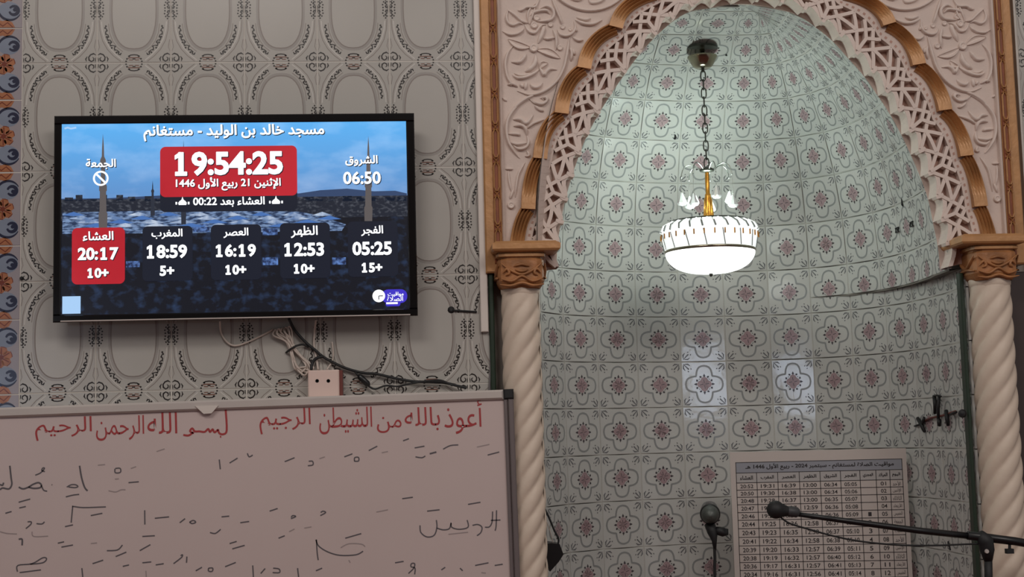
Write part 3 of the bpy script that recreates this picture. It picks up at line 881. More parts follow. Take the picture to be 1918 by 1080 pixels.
# solid border strip next to the gold with a row of little dashes
mb = MB()
ss = [NT*k/240 for k in range(241)]
mb.grid([[(LB(s, 0.34)[0], YL1+.001, LB(s, 0.34)[1]) for s in ss], [(LB(s, 0.34)[0], YL0, LB(s, 0.34)[1]) for s in ss], [(LB(s, 0.0)[0], YL0, LB(s, 0.0)[1]) for s in ss]])
mb.build('border_strip', m_plast, lace)
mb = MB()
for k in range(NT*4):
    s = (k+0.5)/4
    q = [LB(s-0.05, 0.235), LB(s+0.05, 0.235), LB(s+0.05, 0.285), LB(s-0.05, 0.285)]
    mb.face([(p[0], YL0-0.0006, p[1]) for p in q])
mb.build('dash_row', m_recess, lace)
# ribs of the lattice
def rib(mb, a, b, w=0.0098, n=4, lift=0.0):
    P = [LB(a[0]+(b[0]-a[0])*k/n, a[1]+(b[1]-a[1])*k/n) for k in range(n+1)]
    L, R = [], []
    for i, p in enumerate(P):
        q0, q1 = P[max(i-1, 0)], P[min(i+1, n)]
        tx, tz = q1[0]-q0[0], q1[1]-q0[1]; l = math.hypot(tx, tz) or 1
        L.append((p[0]-tz/l*w/2, p[1]+tx/l*w/2)); R.append((p[0]+tz/l*w/2, p[1]-tx/l*w/2))
    y = YL0 - 0.002 - lift
    mb.grid([[(p[0], YL1, p[1]) for p in L], [(p[0], y, p[1]) for p in L], [(p[0], y, p[1]) for p in R], [(p[0], YL1, p[1]) for p in R]])
for u in range(0, NT-1, 2):
    mb = MB()
    for i, (a, b) in enumerate((((0,.36),(1,.94)), ((1,.36),(0,.94)), ((1,.36),(2,.94)), ((2,.36),(1,.94)), ((0,.65),(0.45,.65)), ((1.55,.65),(2,.65)), ((0.5,.36),(1,.62)), ((1.5,.36),(1,.62)), ((1,.62),(1,.94)))):
        rib(mb, (u+a[0], a[1]), (u+b[0], b[1]), lift=0.0004*i)
    mb.build('lattice_rib', m_plast2, lace)
# plain plaster soffit from the lace back to the dome edge
mb = MB()
dl = []
for k in range(25):
    r = -( (ZS-ZR0)/TS ) + RTOP*0 - ( (RD*(PI/2-0.03))/TS )*k/24
    dl.append(S(C0-0.5, r))
dr = []
for k in range(25):
    r = -((ZS-ZR0)/TS) - ((RD*(PI/2-0.03))/TS)*(24-k)/24
    dr.append(S(12.5, r))
dome_edge = [Vector((0.195, 0.03, 2.05))] + dl + [dl[-1].lerp(dr[0], k/6) for k in range(1, 6)] + dr + [Vector((dr[-1].x, 0.03, 2.05))]
def res3(P, n):
    d = [0]
    for i in range(1, len(P)): d.append(d[-1] + (P[i]-P[i-1]).length)
    out = []; j = 0
    for k in range(n+1):
        t = d[-1]*k/n
        while j < len(d)-2 and d[j+1] < t: j += 1
        out.append(P[j].lerp(P[j+1], (t-d[j])/max(1e-9, d[j+1]-d[j])))
    return out
inn3 = [Vector((p[0], YL2-0.002, p[1])) for p in sm(TIPS, 4)]
N3 = 120
a3, b3 = res3(inn3, N3), res3(dome_edge, N3)
off3 = [p + (Vector((0.82, p.y, 2.1)) - p).normalized()*(-0.020) for p in a3]
mb.grid([a3, off3, b3])
mb.build('soffit', m_plast, lace)

# ------------------------------------------------------------------ gold carved strips left and right of the spandrel
def gold_strip(name, x0, x1, xb0, xb1, label):
    t = thing(name, label, 'moulding', ((x0+x1)/2, 0, 2.06), kind='structure')
    mb = MB(); mb.bevbox(x0, x1, -0.026, 0.05, 2.05, 3.5, 0.004); mb.build('board', m_gold, t)
    lo, hi = min(xb0, xb1), max(xb0, xb1)
    mb = MB(); mb.bevbox(lo, hi, -0.030, -0.02, 2.075, 3.5, 0.002); mb.build('carved_bed', m_wood, t)
    cx = (lo+hi)/2; hw = (hi-lo)/2
    z = 2.085
    while z < 3.45:
        mb = MB(); L = 0.086; w = hw*0.72
        mb.relief([(cx-w*0.35, z+0.004), (cx-w, z+0.014), (cx-w, z+L-0.014), (cx-w*0.35, z+L-0.004), (cx+w*0.35, z+L-0.004), (cx+w, z+L-0.014), (cx+w, z+0.014), (cx+w*0.35, z+0.004)], 0.0048, 0.006, -0.030, closed=True)
        mb.build('bead_link', m_gold, t)
        mb = MB(); mb.relief([(cx-w, z+L-0.006), (cx+w, z+L+0.010)], 0.004, 0.006, -0.030, taper=False); mb.relief([(cx+w, z+L-0.006), (cx-w, z+L+0.010)], 0.004, 0.006, -0.030, taper=False)
        mb.build('cross_knot', m_golddk, t)
        z += 0.0935
    return t
xa, xb = XZ(903, 250)[0], XZ(935, 250)[0]
gold_strip('trim_1', xa, xb, XZ(920, 250)[0], XZ(933, 250)[0], 'gold brown carved strip left of the plaster spandrel')
xc, xd = XZ(1870, 250)[0], XZ(1893, 250)[0]
gold_strip('trim_2', xc, xd+0.012, XZ(1871, 250)[0], XZ(1883, 250)[0], 'gold brown carved strip right of the plaster spandrel')
for nm, x, lb in (('trim_3', xb + 0.004, 'thin white bead beside the left gold strip'), ('trim_4', xc - 0.004, 'thin white bead beside the right gold strip')):
    mb = MB(); mb.relief([(x, 2.07 + 0.1*k) for k in range(15)], 0.010, 0.022, -0.004, taper=False)
    tag(mb.build(nm, m_plast2), lb, 'bead', kind='structure')

# ------------------------------------------------------------------ pillars behind the columns, green trims
mb = MB(); mb.box(0.062, 0.205, 0.045, 0.16, 0, 2.06); mb.box(0.062, 0.205, 0.02, 0.16, 2.06, 3.7)
tag(mb.build('wall_left_pier', m_wall), 'plaster pier behind the left twisted column', 'wall', kind='structure')
mb = MB(); mb.box(1.428, 1.60, 0.035, 0.16, 0, 3.7)
tag(mb.build('wall_right_pier', m_wall), 'plaster pier behind the right twisted column', 'wall', kind='structure')
mb = MB(); mb.box(0.02, 1.64, 0.052, 1.05, 2.93, 3.7)
tag(mb.build('wall_above_niche', m_wall), 'masonry above the niche dome', 'wall', kind='structure')
mb = MB(); mb.bevbox(0.060, 0.074, -0.012, 0.05, 0, 2.05, 0.003)
tag(mb.build('trim_5', m_green), 'dark green strip between left tiles and twisted column', 'trim', kind='structure')
mb = MB(); mb.bevbox(1.392, 1.404, -0.006, 0.02, 0, 2.03, 0.003)
g2 = tag(mb.build('trim_6', m_green), 'dark green strip at the right edge of the niche', 'trim', kind='structure')
p = U(1806, 774, -0.01)
mb = MB(); mb.lathe([(0.0001, 0.022), (0.009, 0.020), (0.012, 0.012), (0.008, 0.004), (0.007, 0)], (p.x, -0.003, p.z), 14, axis=(-0.5, -0.8, 0))
tag(mb.build('door_knob', m_bmat), 'small black knob on the green strip by the right column', 'knob')

# ------------------------------------------------------------------ columns
def column(cx, label, R, side):
    cy = -0.022
    t = thing('twisted_column', label, 'column', (cx, cy, 0))
    # shaft
    mb = MB(); rows = []; n = 64; zt = 2.0; zb0 = 0.32; H = 240
    for k in range(H+1):
        z = zb0 + (zt-zb0)*k/H
        fade = min(1, (zt-z)/0.06, (z-zb0)/0.05); fade = max(0, fade)
        rb = R*(1.0 + 0.06*(zt-z)/(zt-zb0))
        row = []
        for j in range(n):
            th = 2*PI*j/n
            ph = 6*th - 2*PI*6*z/0.385
            s_ = abs(math.sin(ph/2))
            r = rb*(0.85 + 0.15*s_**0.65) if fade >= 1 else rb*((0.85 + 0.15*s_**0.65)*fade + 0.95*(1-fade))
            row.append((cx + r*math.cos(th), cy + r*math.sin(th), z))
        rows.append(row)
    mb.grid(rows, close=True); mb.build('shaft', m_col, t, smooth=True)
    mb = MB(); mb.lathe([(R*0.93, 1.985), (R*0.99, 1.992), (R*1.0, 2.004), (R*0.93, 2.012), (R*0.9, 2.03)], (cx, cy, 0), 32)
    mb.build('collar', m_col, t, smooth=True)
    mb = MB(); mb.lathe([(0.0001, 0.345), (R*0.98, 0.345), (R*1.1, 0.33), (R*1.1, 0.29), (R*1.0, 0.27), (R*1.3, 0.25), (R*1.3, 0.2)], (cx, cy, 0), 32)
    mb.box(cx-R*1.4, cx+R*1.4, cy-R*1.4, cy+R*1.4, 0, 0.2)
    mb.build('base', m_col, t)
    # capital: bell, fillet, abacus, sitting under the arch foot
    w0, w1 = 0.056, 0.066
    zc0, zc1 = 1.955+0.045, 2.078
    mb = MB()
    prof = [(w0*0.88, 2.000), (w0*1.0, 2.010), (w0*1.06, 2.030), (w0*1.02, 2.050), (w1, 2.075), (w1*1.02, 2.080)]
    # square bell with rounded corners
    def ring(w, z, n=32, e=5.0):
        out = []
        for k in range(n):
            a = 2*PI*k/n; c, s_ = math.cos(a), math.sin(a)
            rr = 1/((abs(c)**e + abs(s_)**e)**(1/e))
            out.append((cx + w*rr*c, cy + w*rr*s_, z))
        return out
    B = 0.062; zb1 = 2.018; zt1 = 2.092
    dz = -0.003
    mb.grid([ring(0.052, 2.004+dz), ring(0.058, 2.012+dz), ring(0.064, 2.024+dz), ring(0.064, 2.080+dz), ring(0.060, 2.086+dz), ring(0.060, 2.090+dz)], close=True)
    bell = mb.build('capital_bell', m_golddk, t, smooth=False)
    mb = MB(); fy = cy - 0.064
    for f in ([(-0.056, 2.072), (-0.03, 2.052), (0.0, 2.040), (0.03, 2.052), (0.056, 2.072)], [(-0.056, 2.030), (-0.028, 2.022), (0, 2.036), (0.028, 2.022), (0.056, 2.030)],
              [(-0.022, 2.062), (0, 2.068), (0.022, 2.062)], [(-0.018, 2.054), (0, 2.049), (0.018, 2.054)], [(-0.052, 2.044), (-0.040, 2.056), (-0.034, 2.044), (-0.044, 2.038)],
              [(0.052, 2.044), (0.040, 2.056), (0.034, 2.044), (0.044, 2.038)], [(-0.060, 2.014), (-0.03, 2.010), (0, 2.018), (0.03, 2.010), (0.060, 2.014)]):
        mb.relief(sm([(cx+a, b+dz) for a, b in f], 4), 0.009, 0.008, fy+0.001)
    for sx in (-1, 1):                         # same leaves on the two side faces
        for f in ([(-0.056, 2.072), (0, 2.040), (0.056, 2.072)], [(-0.056, 2.030), (0, 2.036), (0.056, 2.030)]):
            i0 = len(mb.v); mb.relief(sm([(a, b+dz) for a, b in f], 6), 0.009, 0.008, 0)
            for k in range(i0, len(mb.v)):
                v = mb.v[k]; mb.v[k] = Vector((cx + sx*(0.063 - v.y), cy + v.x, v.z))
    mb.build('capital_leaves', m_golddk, t, smooth=True)
    mb = MB()
    mb.grid([ring(0.060, 2.088+dz, e=9), ring(0.067, 2.090+dz, e=9), ring(0.067, 2.097+dz, e=9), ring(0.062, 2.100+dz, e=9), ring(0.062, 2.104+dz, e=9)], close=True)
    mb.build('capital_fillet', m_gold, t)
    mb = MB()
    a0, a1 = (cx-0.079, cx+0.105) if side < 0 else (cx-0.105, cx+0.079)
    zz0, zz1 = 2.101+dz, 2.128
    y0a, y1a = cy-0.083, 0.060
    for (i_, z_) in ((0.014, zz0), (0.0, zz0+0.006), (0.0, zz1-0.006), (0.006, zz1)):
        pass
    mb.grid([[(a0+i_, y0a+i_, z_), (a1-i_, y0a+i_, z_), (a1-i_, y1a, z_), (a0+i_, y1a, z_)] for i_, z_ in ((0.014, zz0), (0.004, zz0+0.003), (0.0, zz0+0.008), (0.0, zz1-0.008), (0.008, zz1-0.003), (0.012, zz1))], close=True)
    mb.face([(a0+0.012, y0a+0.012, zz1), (a1-0.012, y0a+0.012, zz1), (a1-0.012, y1a, zz1), (a0+0.012, y1a, zz1)])
    mb.face([(a0+0.014, y1a, zz0), (a1-0.014, y1a, zz0), (a1-0.014, y0a+0.014, zz0), (a0+0.014, y0a+0.014, zz0)])
    mb.build('abacus', m_gold, t)
    return t
column(0.146, 'cream twisted column with gold capital beside the whiteboard', 0.054, -1)
column(1.470, 'cream twisted column with gold capital behind the microphone boom', 0.058, 1)

# ------------------------------------------------------------------ cable trunking and loose cables at the left column
x0, x1 = XZ(893, 300)[0], XZ(907, 300)[0]
zt = U(900, 622).z
mb = MB(); mb.bevbox(x0, x1, -0.014, 0.010, zt, 3.6, 0.002)
tag(mb.build('cable_trunking', m_white), 'white vertical cable trunking beside the left gold strip', 'trunking')
for k, (dx, lb) in enumerate(((0, 'grey cable hanging out of the trunking, left one'), (4, 'grey cable hanging out of the trunking, right one'))):
    mb = MB(); pts = [U(909+dx, 540, 0.0), U(914+dx, 575, -0.002), U(919+dx, 620, -0.004), U(919+dx, 680, -0.004), U(916+dx, 740, -0.004), U(916+dx, 790, -0.004)]
    mb.tube(smoothpts(pts, 6), 0.0028, 8)
    tag(mb.build('grey_cable', mat('grey cable', (110, 104, 104), 0.5, var=0)), lb, 'cable', 'grey cables by the left column')

# ------------------------------------------------------------------ television
YT = -0.075
tl, tr, bl, br = XZ(101, 219, YT), XZ(775, 211, YT), XZ(101, 605, YT), XZ(783, 590, YT)
TX0, TX1 = (tl[0]+bl[0])/2, (tr[0]+br[0])/2
TZ1, TZ0 = (tl[1]+tr[1])/2, (bl[1]+br[1])/2
sl, sr, sb_, st_ = (XZ(115, 235, YT)[0]+XZ(115, 590, YT)[0])/2, (XZ(759, 226, YT)[0]+XZ(768, 576, YT)[0])/2, (XZ(115, 591, YT)[1]+XZ(768, 577, YT)[1])/2, (XZ(115, 235, YT)[1]+XZ(759, 225, YT)[1])/2
tv = thing('television', 'black wall mounted television showing prayer times on a blue sky picture', 'television', ((TX0+TX1)/2, YT, TZ0))
mb = MB(); mb.box(TX0+0.06, TX1-0.06, YT+0.012, YT+0.045, TZ0+0.05, TZ1-0.05); mb.box(TX0+0.004, TX1-0.004, YT+0.002, YT+0.022, TZ0+0.004, TZ1-0.004)
mb.build('back_shell', m_bmat, tv)
mb = MB(); mb.box((TX0+TX1)/2-0.15, (TX0+TX1)/2+0.15, YT+0.04, 0.001, TZ0+0.15, TZ1-0.12); mb.build('wall_bracket', m_bmat, tv)
m_bez = mat('glossy black bezel', (14, 13, 15), 0.12, var=0)
for nm, (a, b, c, d) in (('bezel_top', (TX0, TX1, st_, TZ1)), ('bezel_bottom', (TX0, TX1, TZ0, sb_)), ('bezel_left', (TX0, sl, sb_, st_)), ('bezel_right', (sr, TX1, sb_, st_))):
    mb = MB(); mb.bevbox(a, b, YT-0.006, YT+0.006, c, d, 0.0025); mb.build(nm, m_bez, tv)
mb = MB(); mb.bevbox(TX0+0.02, TX1-0.02, YT-0.008, YT-0.004, TZ0+0.001, TZ0+0.0045, 0.001); mb.build('highlight_lip', m_alu, tv)  # pale lip stands in for the lamp reflection along the lower bezel

def emat(name, col, s=1.0):
    if name in MATS: return MATS[name]
    m = bpy.data.materials.new(name); m.use_nodes = True; nt = m.node_tree
    b = nt.nodes['Principled BSDF']; b.inputs['Base Color'].default_value = (0.01, 0.01, 0.01, 1); b.inputs['Roughness'].default_value = 0.25
    b.inputs['Emission Color'].default_value = lin(col); b.inputs['Emission Strength'].default_value = s
    MATS[name] = m; return m
def emat_noise(name, c1, c2, scale, s=1.0, zgrad=None, stretch=(1, 1, 1), p0=0.4, p1=0.65):
    m = emat(name, c1, s); nt = m.node_tree; b = nt.nodes['Principled BSDF']
    tc = nt.nodes.new('ShaderNodeTexCoord'); mp = nt.nodes.new('ShaderNodeMapping'); mp.inputs['Scale'].default_value = stretch
    nz = nt.nodes.new('ShaderNodeTexNoise'); nz.inputs['Scale'].default_value = scale; nz.inputs['Detail'].default_value = 6
    rp = nt.nodes.new('ShaderNodeValToRGB'); rp.color_ramp.elements[0].position = p0; rp.color_ramp.elements[1].position = p1
    rp.color_ramp.elements[0].color = lin(c1); rp.color_ramp.elements[1].color = lin(c2)
    nt.links.new(tc.outputs['Object'], mp.inputs['Vector']); nt.links.new(mp.outputs['Vector'], nz.inputs['Vector']); nt.links.new(nz.outputs['Fac'], rp.inputs['Fac'])
    out = rp.outputs['Color']
    if zgrad:                                   # picture gradient of the sky shown on the screen
        sx = nt.nodes.new('ShaderNodeSeparateXYZ'); nt.links.new(tc.outputs['Object'], sx.inputs[0])
        mr = nt.nodes.new('ShaderNodeMapRange'); mr.inputs['From Min'].default_value = zgrad[0]; mr.inputs['From Max'].default_value = zgrad[1]
        nt.links.new(sx.outputs['Z'], mr.inputs['Value'])
        r2 = nt.nodes.new('ShaderNodeValToRGB'); els = r2.color_ramp.elements
        els[0].color = lin(zgrad[2]); els[1].color = lin(zgrad[3])
        nt.links.new(mr.outputs['Result'], r2.inputs['Fac'])
        mx = nt.nodes.new('ShaderNodeMix'); mx.data_type = 'RGBA'; mx.inputs['Factor'].default_value = 0.32
        nt.links.new(r2.outputs['Color'], mx.inputs['A']); nt.links.new(rp.outputs['Color'], mx.inputs['B'])
        out = mx.outputs['Result']
    nt.links.new(out, b.inputs['Emission Color'])
    return m
YS = YT - 0.001                                 # glass of the screen
zo = TZ0
zh_ = XZ(430, 372, YT)[1]
e_sky = emat_noise('screen sky', (72, 132, 190), (196, 214, 238), 7, 1.25, (zh_-zo, st_-zo, (92, 128, 178), (84, 170, 232)), (1, 1, 2.2), 0.45, 0.8)
e_sea = emat_noise('screen plaza', (10, 14, 26), (36, 54, 84), 34, 1.0, None, (1, 1, 1.3), 0.5, 0.75)
e_city = emat_noise('screen city', (26, 32, 46), (84, 88, 98), 80, 1.0, None, (1, 1, 1.6), 0.5, 0.75)
e_hill = emat('screen hills', (48, 68, 104)); e_roof = emat_noise('screen canopies', (96, 124, 168), (188, 202, 222), 30, 1.0)
e_patch = emat_noise('screen roof patch', (26, 40, 76), (96, 132, 196), 90, 1.0); e_roof2 = emat('screen canopy blue', (70, 112, 178)); e_min = emat('screen minaret', (92, 86, 86)); e_min2 = emat('screen minaret dark', (38, 44, 58))
e_red = emat_noise('screen red card', (178, 26, 40), (196, 36, 50), 3); e_card = emat('screen dark card', (18, 24, 40)); e_txt = emat('screen white text', (250, 252, 255), 1.25)
e_shadow = emat('screen text shadow', (10, 14, 30)); e_blue = emat('screen badge blue', (62, 50, 196)); e_pale = emat('screen pale square', (168, 206, 246))
def T(px, py): return XZ(px, py, YS)
def rect(px0, py0, px1, py1):
    a, b = T(px0, py0), T(px1, py1); return a[0], b[0], b[1], a[1]
mb = MB(); mb.face([(sl, YS, zh_), (sr, YS, zh_), (sr, YS, st_), (sl, YS, st_)], 0)
mb.face([(sl, YS, sb_), (sr, YS, sb_), (sr, YS, zh_), (sl, YS, zh_)], 1)
screen = mb.build('screen', [e_sky, e_sea], tv)
def lay(k): return YS - 0.0002*k
# background picture
mb = MB()
hp = [T(115, 378)] + [T(x, y) for x, y in ((115, 372), (200, 371), (300, 366), (560, 362), (600, 356), (650, 353), (700, 358), (740, 357), (762, 362))] + [T(762, 374)]
mb.face([(p[0], lay(1), p[1]) for p in hp]); mb.build('hills', e_hill, screen)
mb = MB(); a, b, c, d = rect(115, 374, 762, 405); mb.face([(sl, lay(2), c), (sr, lay(2), c), (sr, lay(2), d), (sl, lay(2), d)])
for k in range(26):
    px = 118 + 25*k + random.uniform(-6, 6); w = random.uniform(8, 20); h = random.uniform(2, 11); q = rect(px, 375-h, px+w, 376)
    q = (max(sl, q[0]), min(sr, q[1]), q[2], q[3]); mb.face([(q[0], lay(2), q[2]), (q[1], lay(2), q[2]), (q[1], lay(2), q[3]), (q[0], lay(2), q[3])])
mb.build('city_skyline', e_city, screen)
mb = MB(); mb.face([(p[0], lay(3)+0.00005, p[1]) for p in (T(117, 438), T(117, 398), T(300, 394), T(560, 396), T(600, 404), T(648, 420), T(640, 432), T(400, 436))]); mb.build('courtyard_roof', emat_noise('screen courtyard', (34, 52, 84), (120, 146, 186), 55, 1.0, None, (1, 1, 3), 0.42, 0.62), screen)
for k in range(5):                               # rows of courtyard canopies
    y = 399 + 7*k
    for j in range(9):
        px = 120 + 58*j + 11*k + random.uniform(-4, 4); w = 40 + 5*k
        if px + w > 640 or px < 117: continue
        if k >= 3 and 125 < px < 640 and random.random() < 0.45: continue
        mb = MB(); pts = [T(px, y+4), T(px+w*0.2, y+1.5), T(px+w*0.5, y-2.5), T(px+w*0.8, y+1.5), T(px+w, y+4), T(px+w*0.5, y+5.5)]
        mb.face([(p[0], lay(3)-0.00002*k, p[1]) for p in pts]); mb.build('canopy_shape', e_roof if (j+k) % 3 else e_roof2, screen)
for q in ((362, 420, 392, 434), (492, 428, 520, 440), (492, 482, 521, 496), (622, 482, 648, 495), (236, 489, 262, 500)):
    mb = MB(); a, b, c, d = rect(*q); mb.face([(a, lay(3), c), (b, lay(3), c), (b, lay(3), d), (a, lay(3), d)]); mb.build('roof_patch', e_patch, screen)
def minaret(px, top, bot, w):
    mb = MB(); H = bot-top
    pts = [(0, 0), (0.12, 0.14), (0.16, 0.24), (0.38, 0.28), (0.38, 0.33), (0.28, 0.34), (0.30, 0.52), (0.52, 0.55), (0.52, 0.60), (0.42, 0.61), (0.46, 0.82), (0.6, 0.84), (0.55, 1.0)]
    o = [T(px - w*a, top + H*b) for a, b in pts] + [T(px + w*a, top + H*b) for a, b in reversed(pts[1:])]
    mb.face([(p[0], lay(4), p[1]) for p in o]); mb.build('minaret_shape', e_min2 if w < 11 else e_min, screen)
minaret(193, 250, 428, 14); minaret(286, 338, 404, 7); minaret(690, 254, 414, 13); minaret(344, 262, 420, 8)
def rrect(q, r, k, name, m):
    a, b, c, d = rect(*q); r *= 0.00142; pts = []
    for cx, cz, a0 in ((b-r, d-r, 0), (a+r, d-r, PI/2), (a+r, c+r, PI), (b-r, c+r, 1.5*PI)):
        pts += circ(cx, cz, r, n=6, a0=a0, a1=a0+PI/2, full=False)
    mb = MB(); mb.face([(p[0], lay(k), p[1]) for p in pts]); return mb.build(name, m, screen)
rrect((300, 276, 557, 394), 10, 5, 'countdown_card', e_card)
rrect((300, 275, 557, 366), 10, 6, 'clock_card', e_red)
rrect((135, 427, 234, 531), 10, 5, 'prayer_card', e_red)
for q in ((267, 424, 361, 525), (395, 421, 490, 523), (524, 418, 619, 520), (651, 415, 746, 517)): rrect(q, 9, 5, 'prayer_card', e_card)
def stext(s, px, py, wpx, name='screen_text', arabic=True, off=0.0, bold=0.7, shadow=True):
    mb = MB(); c = T(px, py); w = wpx*0.001405
    B = bold*0.00142
    if shadow: put_text(mb, s, c[0]+0.0018, c[1]-0.0018, w, lay(8), 1, arabic, off, B*1.5)
    put_text(mb, s, c[0], c[1], w, lay(9), 0, arabic, off, B)
    return mb.build(name, [e_txt, e_shadow], screen)
stext('مسجد خالد بن الوليد - مستغانم', 439, 248, 341, bold=0.7)
stext('19:54:25', 429, 306, 203, arabic=False, off=0.025, bold=0.8)
stext('الإثنين 21 ربيع الأول 1446', 428, 344, 197, bold=0.5)
stext('العشاء بعد 00:22', 429, 378, 134, bold=0.5)
stext('الجمعة', 189, 307, 55, bold=0.5)
stext('الشروق', 677, 301, 61, bold=0.5); stext('06:50', 678, 333, 71, arabic=False, off=0.012, bold=0.5)
for nm, t1, t2, cx, cy, wn in (('العشاء', '20:17', '10+', 184, 475, 56), ('المغرب', '18:59', '5+', 313, 471, 57), ('العصر', '16:19', '10+', 442, 469, 46), ('الظهر', '12:53', '10+', 570, 467, 50), ('الفجر', '05:25', '15+', 697, 465, 41)):
    stext(nm, cx, cy-33, wn, bold=0.5); stext(t1, cx, cy, 74, arabic=False, off=0.02, bold=0.6)
    stext(t2, cx, cy+36, 26 if t2 == '5+' else 38, arabic=False, off=0.02, bold=0.6)
# no-entry symbol
mb = MB(); c = T(189, 334); s_ = 0.00141
ro = circ(c[0], c[1], 14.5*s_, n=28); ri = circ(c[0], c[1], 11*s_, n=28)
for k in range(28):
    j = (k+1) % 28; mb.face([(p[0], lay(9), p[1]) for p in (ro[k], ro[j], ri[j], ri[k])])
mb.ribbon([(c[0]-8.5*s_, c[1]+8.5*s_), (c[0]+8.5*s_, c[1]-8.5*s_)], 3.8*s_, lay(9)); mb.build('cancel_symbol', e_txt, screen)
# little mosque icons either side of the countdown
for px, py in ((342, 378), (517, 376)):
    mb = MB(); c = T(px, py); f = lambda a: [(c[0]+x*s_, lay(9), c[1]-y*s_) for x, y in a]
    mb.face(f([(-7, 6), (-8, 2), (-6, -1), (-2, -4), (0, -10), (2, -4), (6, -1), (8, 2), (7, 6)]))
    for sx in (-11.5, 11.5): mb.face(f([(sx-1.6, 5), (sx-1.6, 0), (sx+1.6, 0), (sx+1.6, 5)]))
    mb.build('mosque_icon', e_txt, screen)
# blank pale square and round clock badge
mb = MB(); a, b, c, d = rect(117, 555, 151, 587); mb.face([(a, lay(6), c), (b, lay(6), c), (b, lay(6), d), (a, lay(6), d)]); mb.build('pale_square', e_pale, screen)
rrect((715, 542, 763, 567), 12, 6, 'badge_pill', e_blue); rrect((722, 560, 750, 573), 4, 5, 'badge_pill_foot', e_blue)
mb = MB(); c = T(709.5, 554); mb.face([(p[0], lay(7), p[1]) for p in circ(c[0], c[1], 12*s_, n=24)], 0)
mb.ribbon([(c[0], c[1]-7*s_), (c[0], c[1])], 1.6*s_, lay(8), 1); mb.ribbon([(c[0], c[1]), (c[0]+8*s_, c[1])], 1.6*s_, lay(8), 1); mb.build('badge_clock', [e_txt, e_shadow], screen)
stext('مواقيت', 741, 551, 30, bold=0.15, shadow=False); stext('الصلاة', 740, 559, 30, bold=0.15, shadow=False)
mb = MB()
for q in ((723.5, 566, 745, 569),): a, b, c_, d = rect(*q); mb.face([(a, lay(8), c_), (b, lay(8), c_), (b, lay(8), d), (a, lay(8), d)])
mb.build('badge_line', e_txt, screen)
mb = MB(); mb.ribbon([T(121, 241), T(127, 239), (T(133, 241)[0], T(133, 241)[1]), T(143, 239)], 3.5*s_, lay(8)); mb.build('corner_mark', e_pale, screen)

# ------------------------------------------------------------------ whiteboard
YB = -0.088
wtop = XZ(950, 729, YB)[1]; WTILT = 0.0126
wrx = XZ(961, 735, YB)[0]
WX0, WZ0 = wrx - 2.0, wtop - 1.2
wb = thing('whiteboard', 'white marker board with red Arabic lines below the television', 'whiteboard', ((WX0+wrx)/2, 0, WZ0))
fw = 0.026
def wrot(mb, nw=0):                              # the board hangs slightly out of level
    c_, s_ = math.cos(WTILT), math.sin(WTILT)
    for v in mb.v:
        dx, dz = v.x - wrx, v.z - wtop; v.x, v.z = wrx + dx*c_ - dz*s_, wtop + dx*s_ + dz*c_
    return mb
mb = MB(); mb.box(WX0+0.01, wrx-0.01, YB+0.004, YB+0.016, WZ0+0.01, wtop-0.01); wrot(mb).build('writing_surface', m_board, wb)
for z_ in (wtop-0.032, WZ0+0.10):                # wall battens that carry the board
    mb = MB(); mb.box(WX0+0.1, 0.03, YB+0.015, 0.001, z_, z_+0.028); wrot(mb).build('batten', m_white, wb)
def rail(name, x0, x1, z0, z1):
    mb = MB(); mb.bevbox(x0, x1, YB-0.006, YB+0.020, z0, z1, 0.005); wrot(mb).build(name, m_alu, wb)
rail('frame_top', WX0, wrx-fw, wtop-fw, wtop); rail('frame_bottom', WX0, wrx-fw, WZ0, WZ0+fw)
rail('frame_left', WX0-0.0, WX0+fw, WZ0+fw, wtop-fw)
m_alud = mat('dull grey aluminium', (122, 112, 112), 0.4, metal=0.3, var=0.04)
mb = MB(); mb.bevbox(wrx-fw*0.55, wrx, YB-0.007, YB+0.020, WZ0+fw, wtop-fw, 0.003); mb.bevbox(wrx-fw, wrx-fw*0.62, YB-0.005, YB+0.020, WZ0+fw, wtop-fw, 0.003); wrot(mb).build('frame_right', m_alud, wb)
for x, z in ((wrx-fw, wtop-fw), (wrx-fw, WZ0), ):
    mb = MB(); mb.bevbox(x, wrx+0.001, YB-0.008, YB+0.020, z, z+fw+0.001, 0.004); wrot(mb).build('corner_cap', m_bmat, wb)
mb = MB(); c = XZ(388, 764, YB); mb.prism([(c[0]-0.030, c[1]+0.006), (c[0]+0.030, c[1]+0.006), (c[0]+0.012, c[1]-0.014), (c[0]-0.008, c[1]-0.015)], YB-0.009, YB); mb.build('centre_clip', m_white, wb)
YK = YB + 0.0034                                # ink lies on the enamel
def wtext(s, x0, x1, yb, yt, bold=0.0):
    vs, fs, a0, a1, b0, b1 = text_tris(s, True, 0.0)
    A, B = XZ((x0+x1)/2, (yb+yt)/2, YK), None
    w = XZ(x1, (yb+yt)/2, YK)[0] - XZ(x0, (yb+yt)/2, YK)[0]
    h = XZ(x0, yt, YK)[1] - XZ(x0, yb, YK)[1]
    mb = MB(); put_text(mb, s, A[0], A[1], w, YK, 0, True, 0.0, bold*0.00142, height=h)
    mb.build('red_word', m_redink, wb)
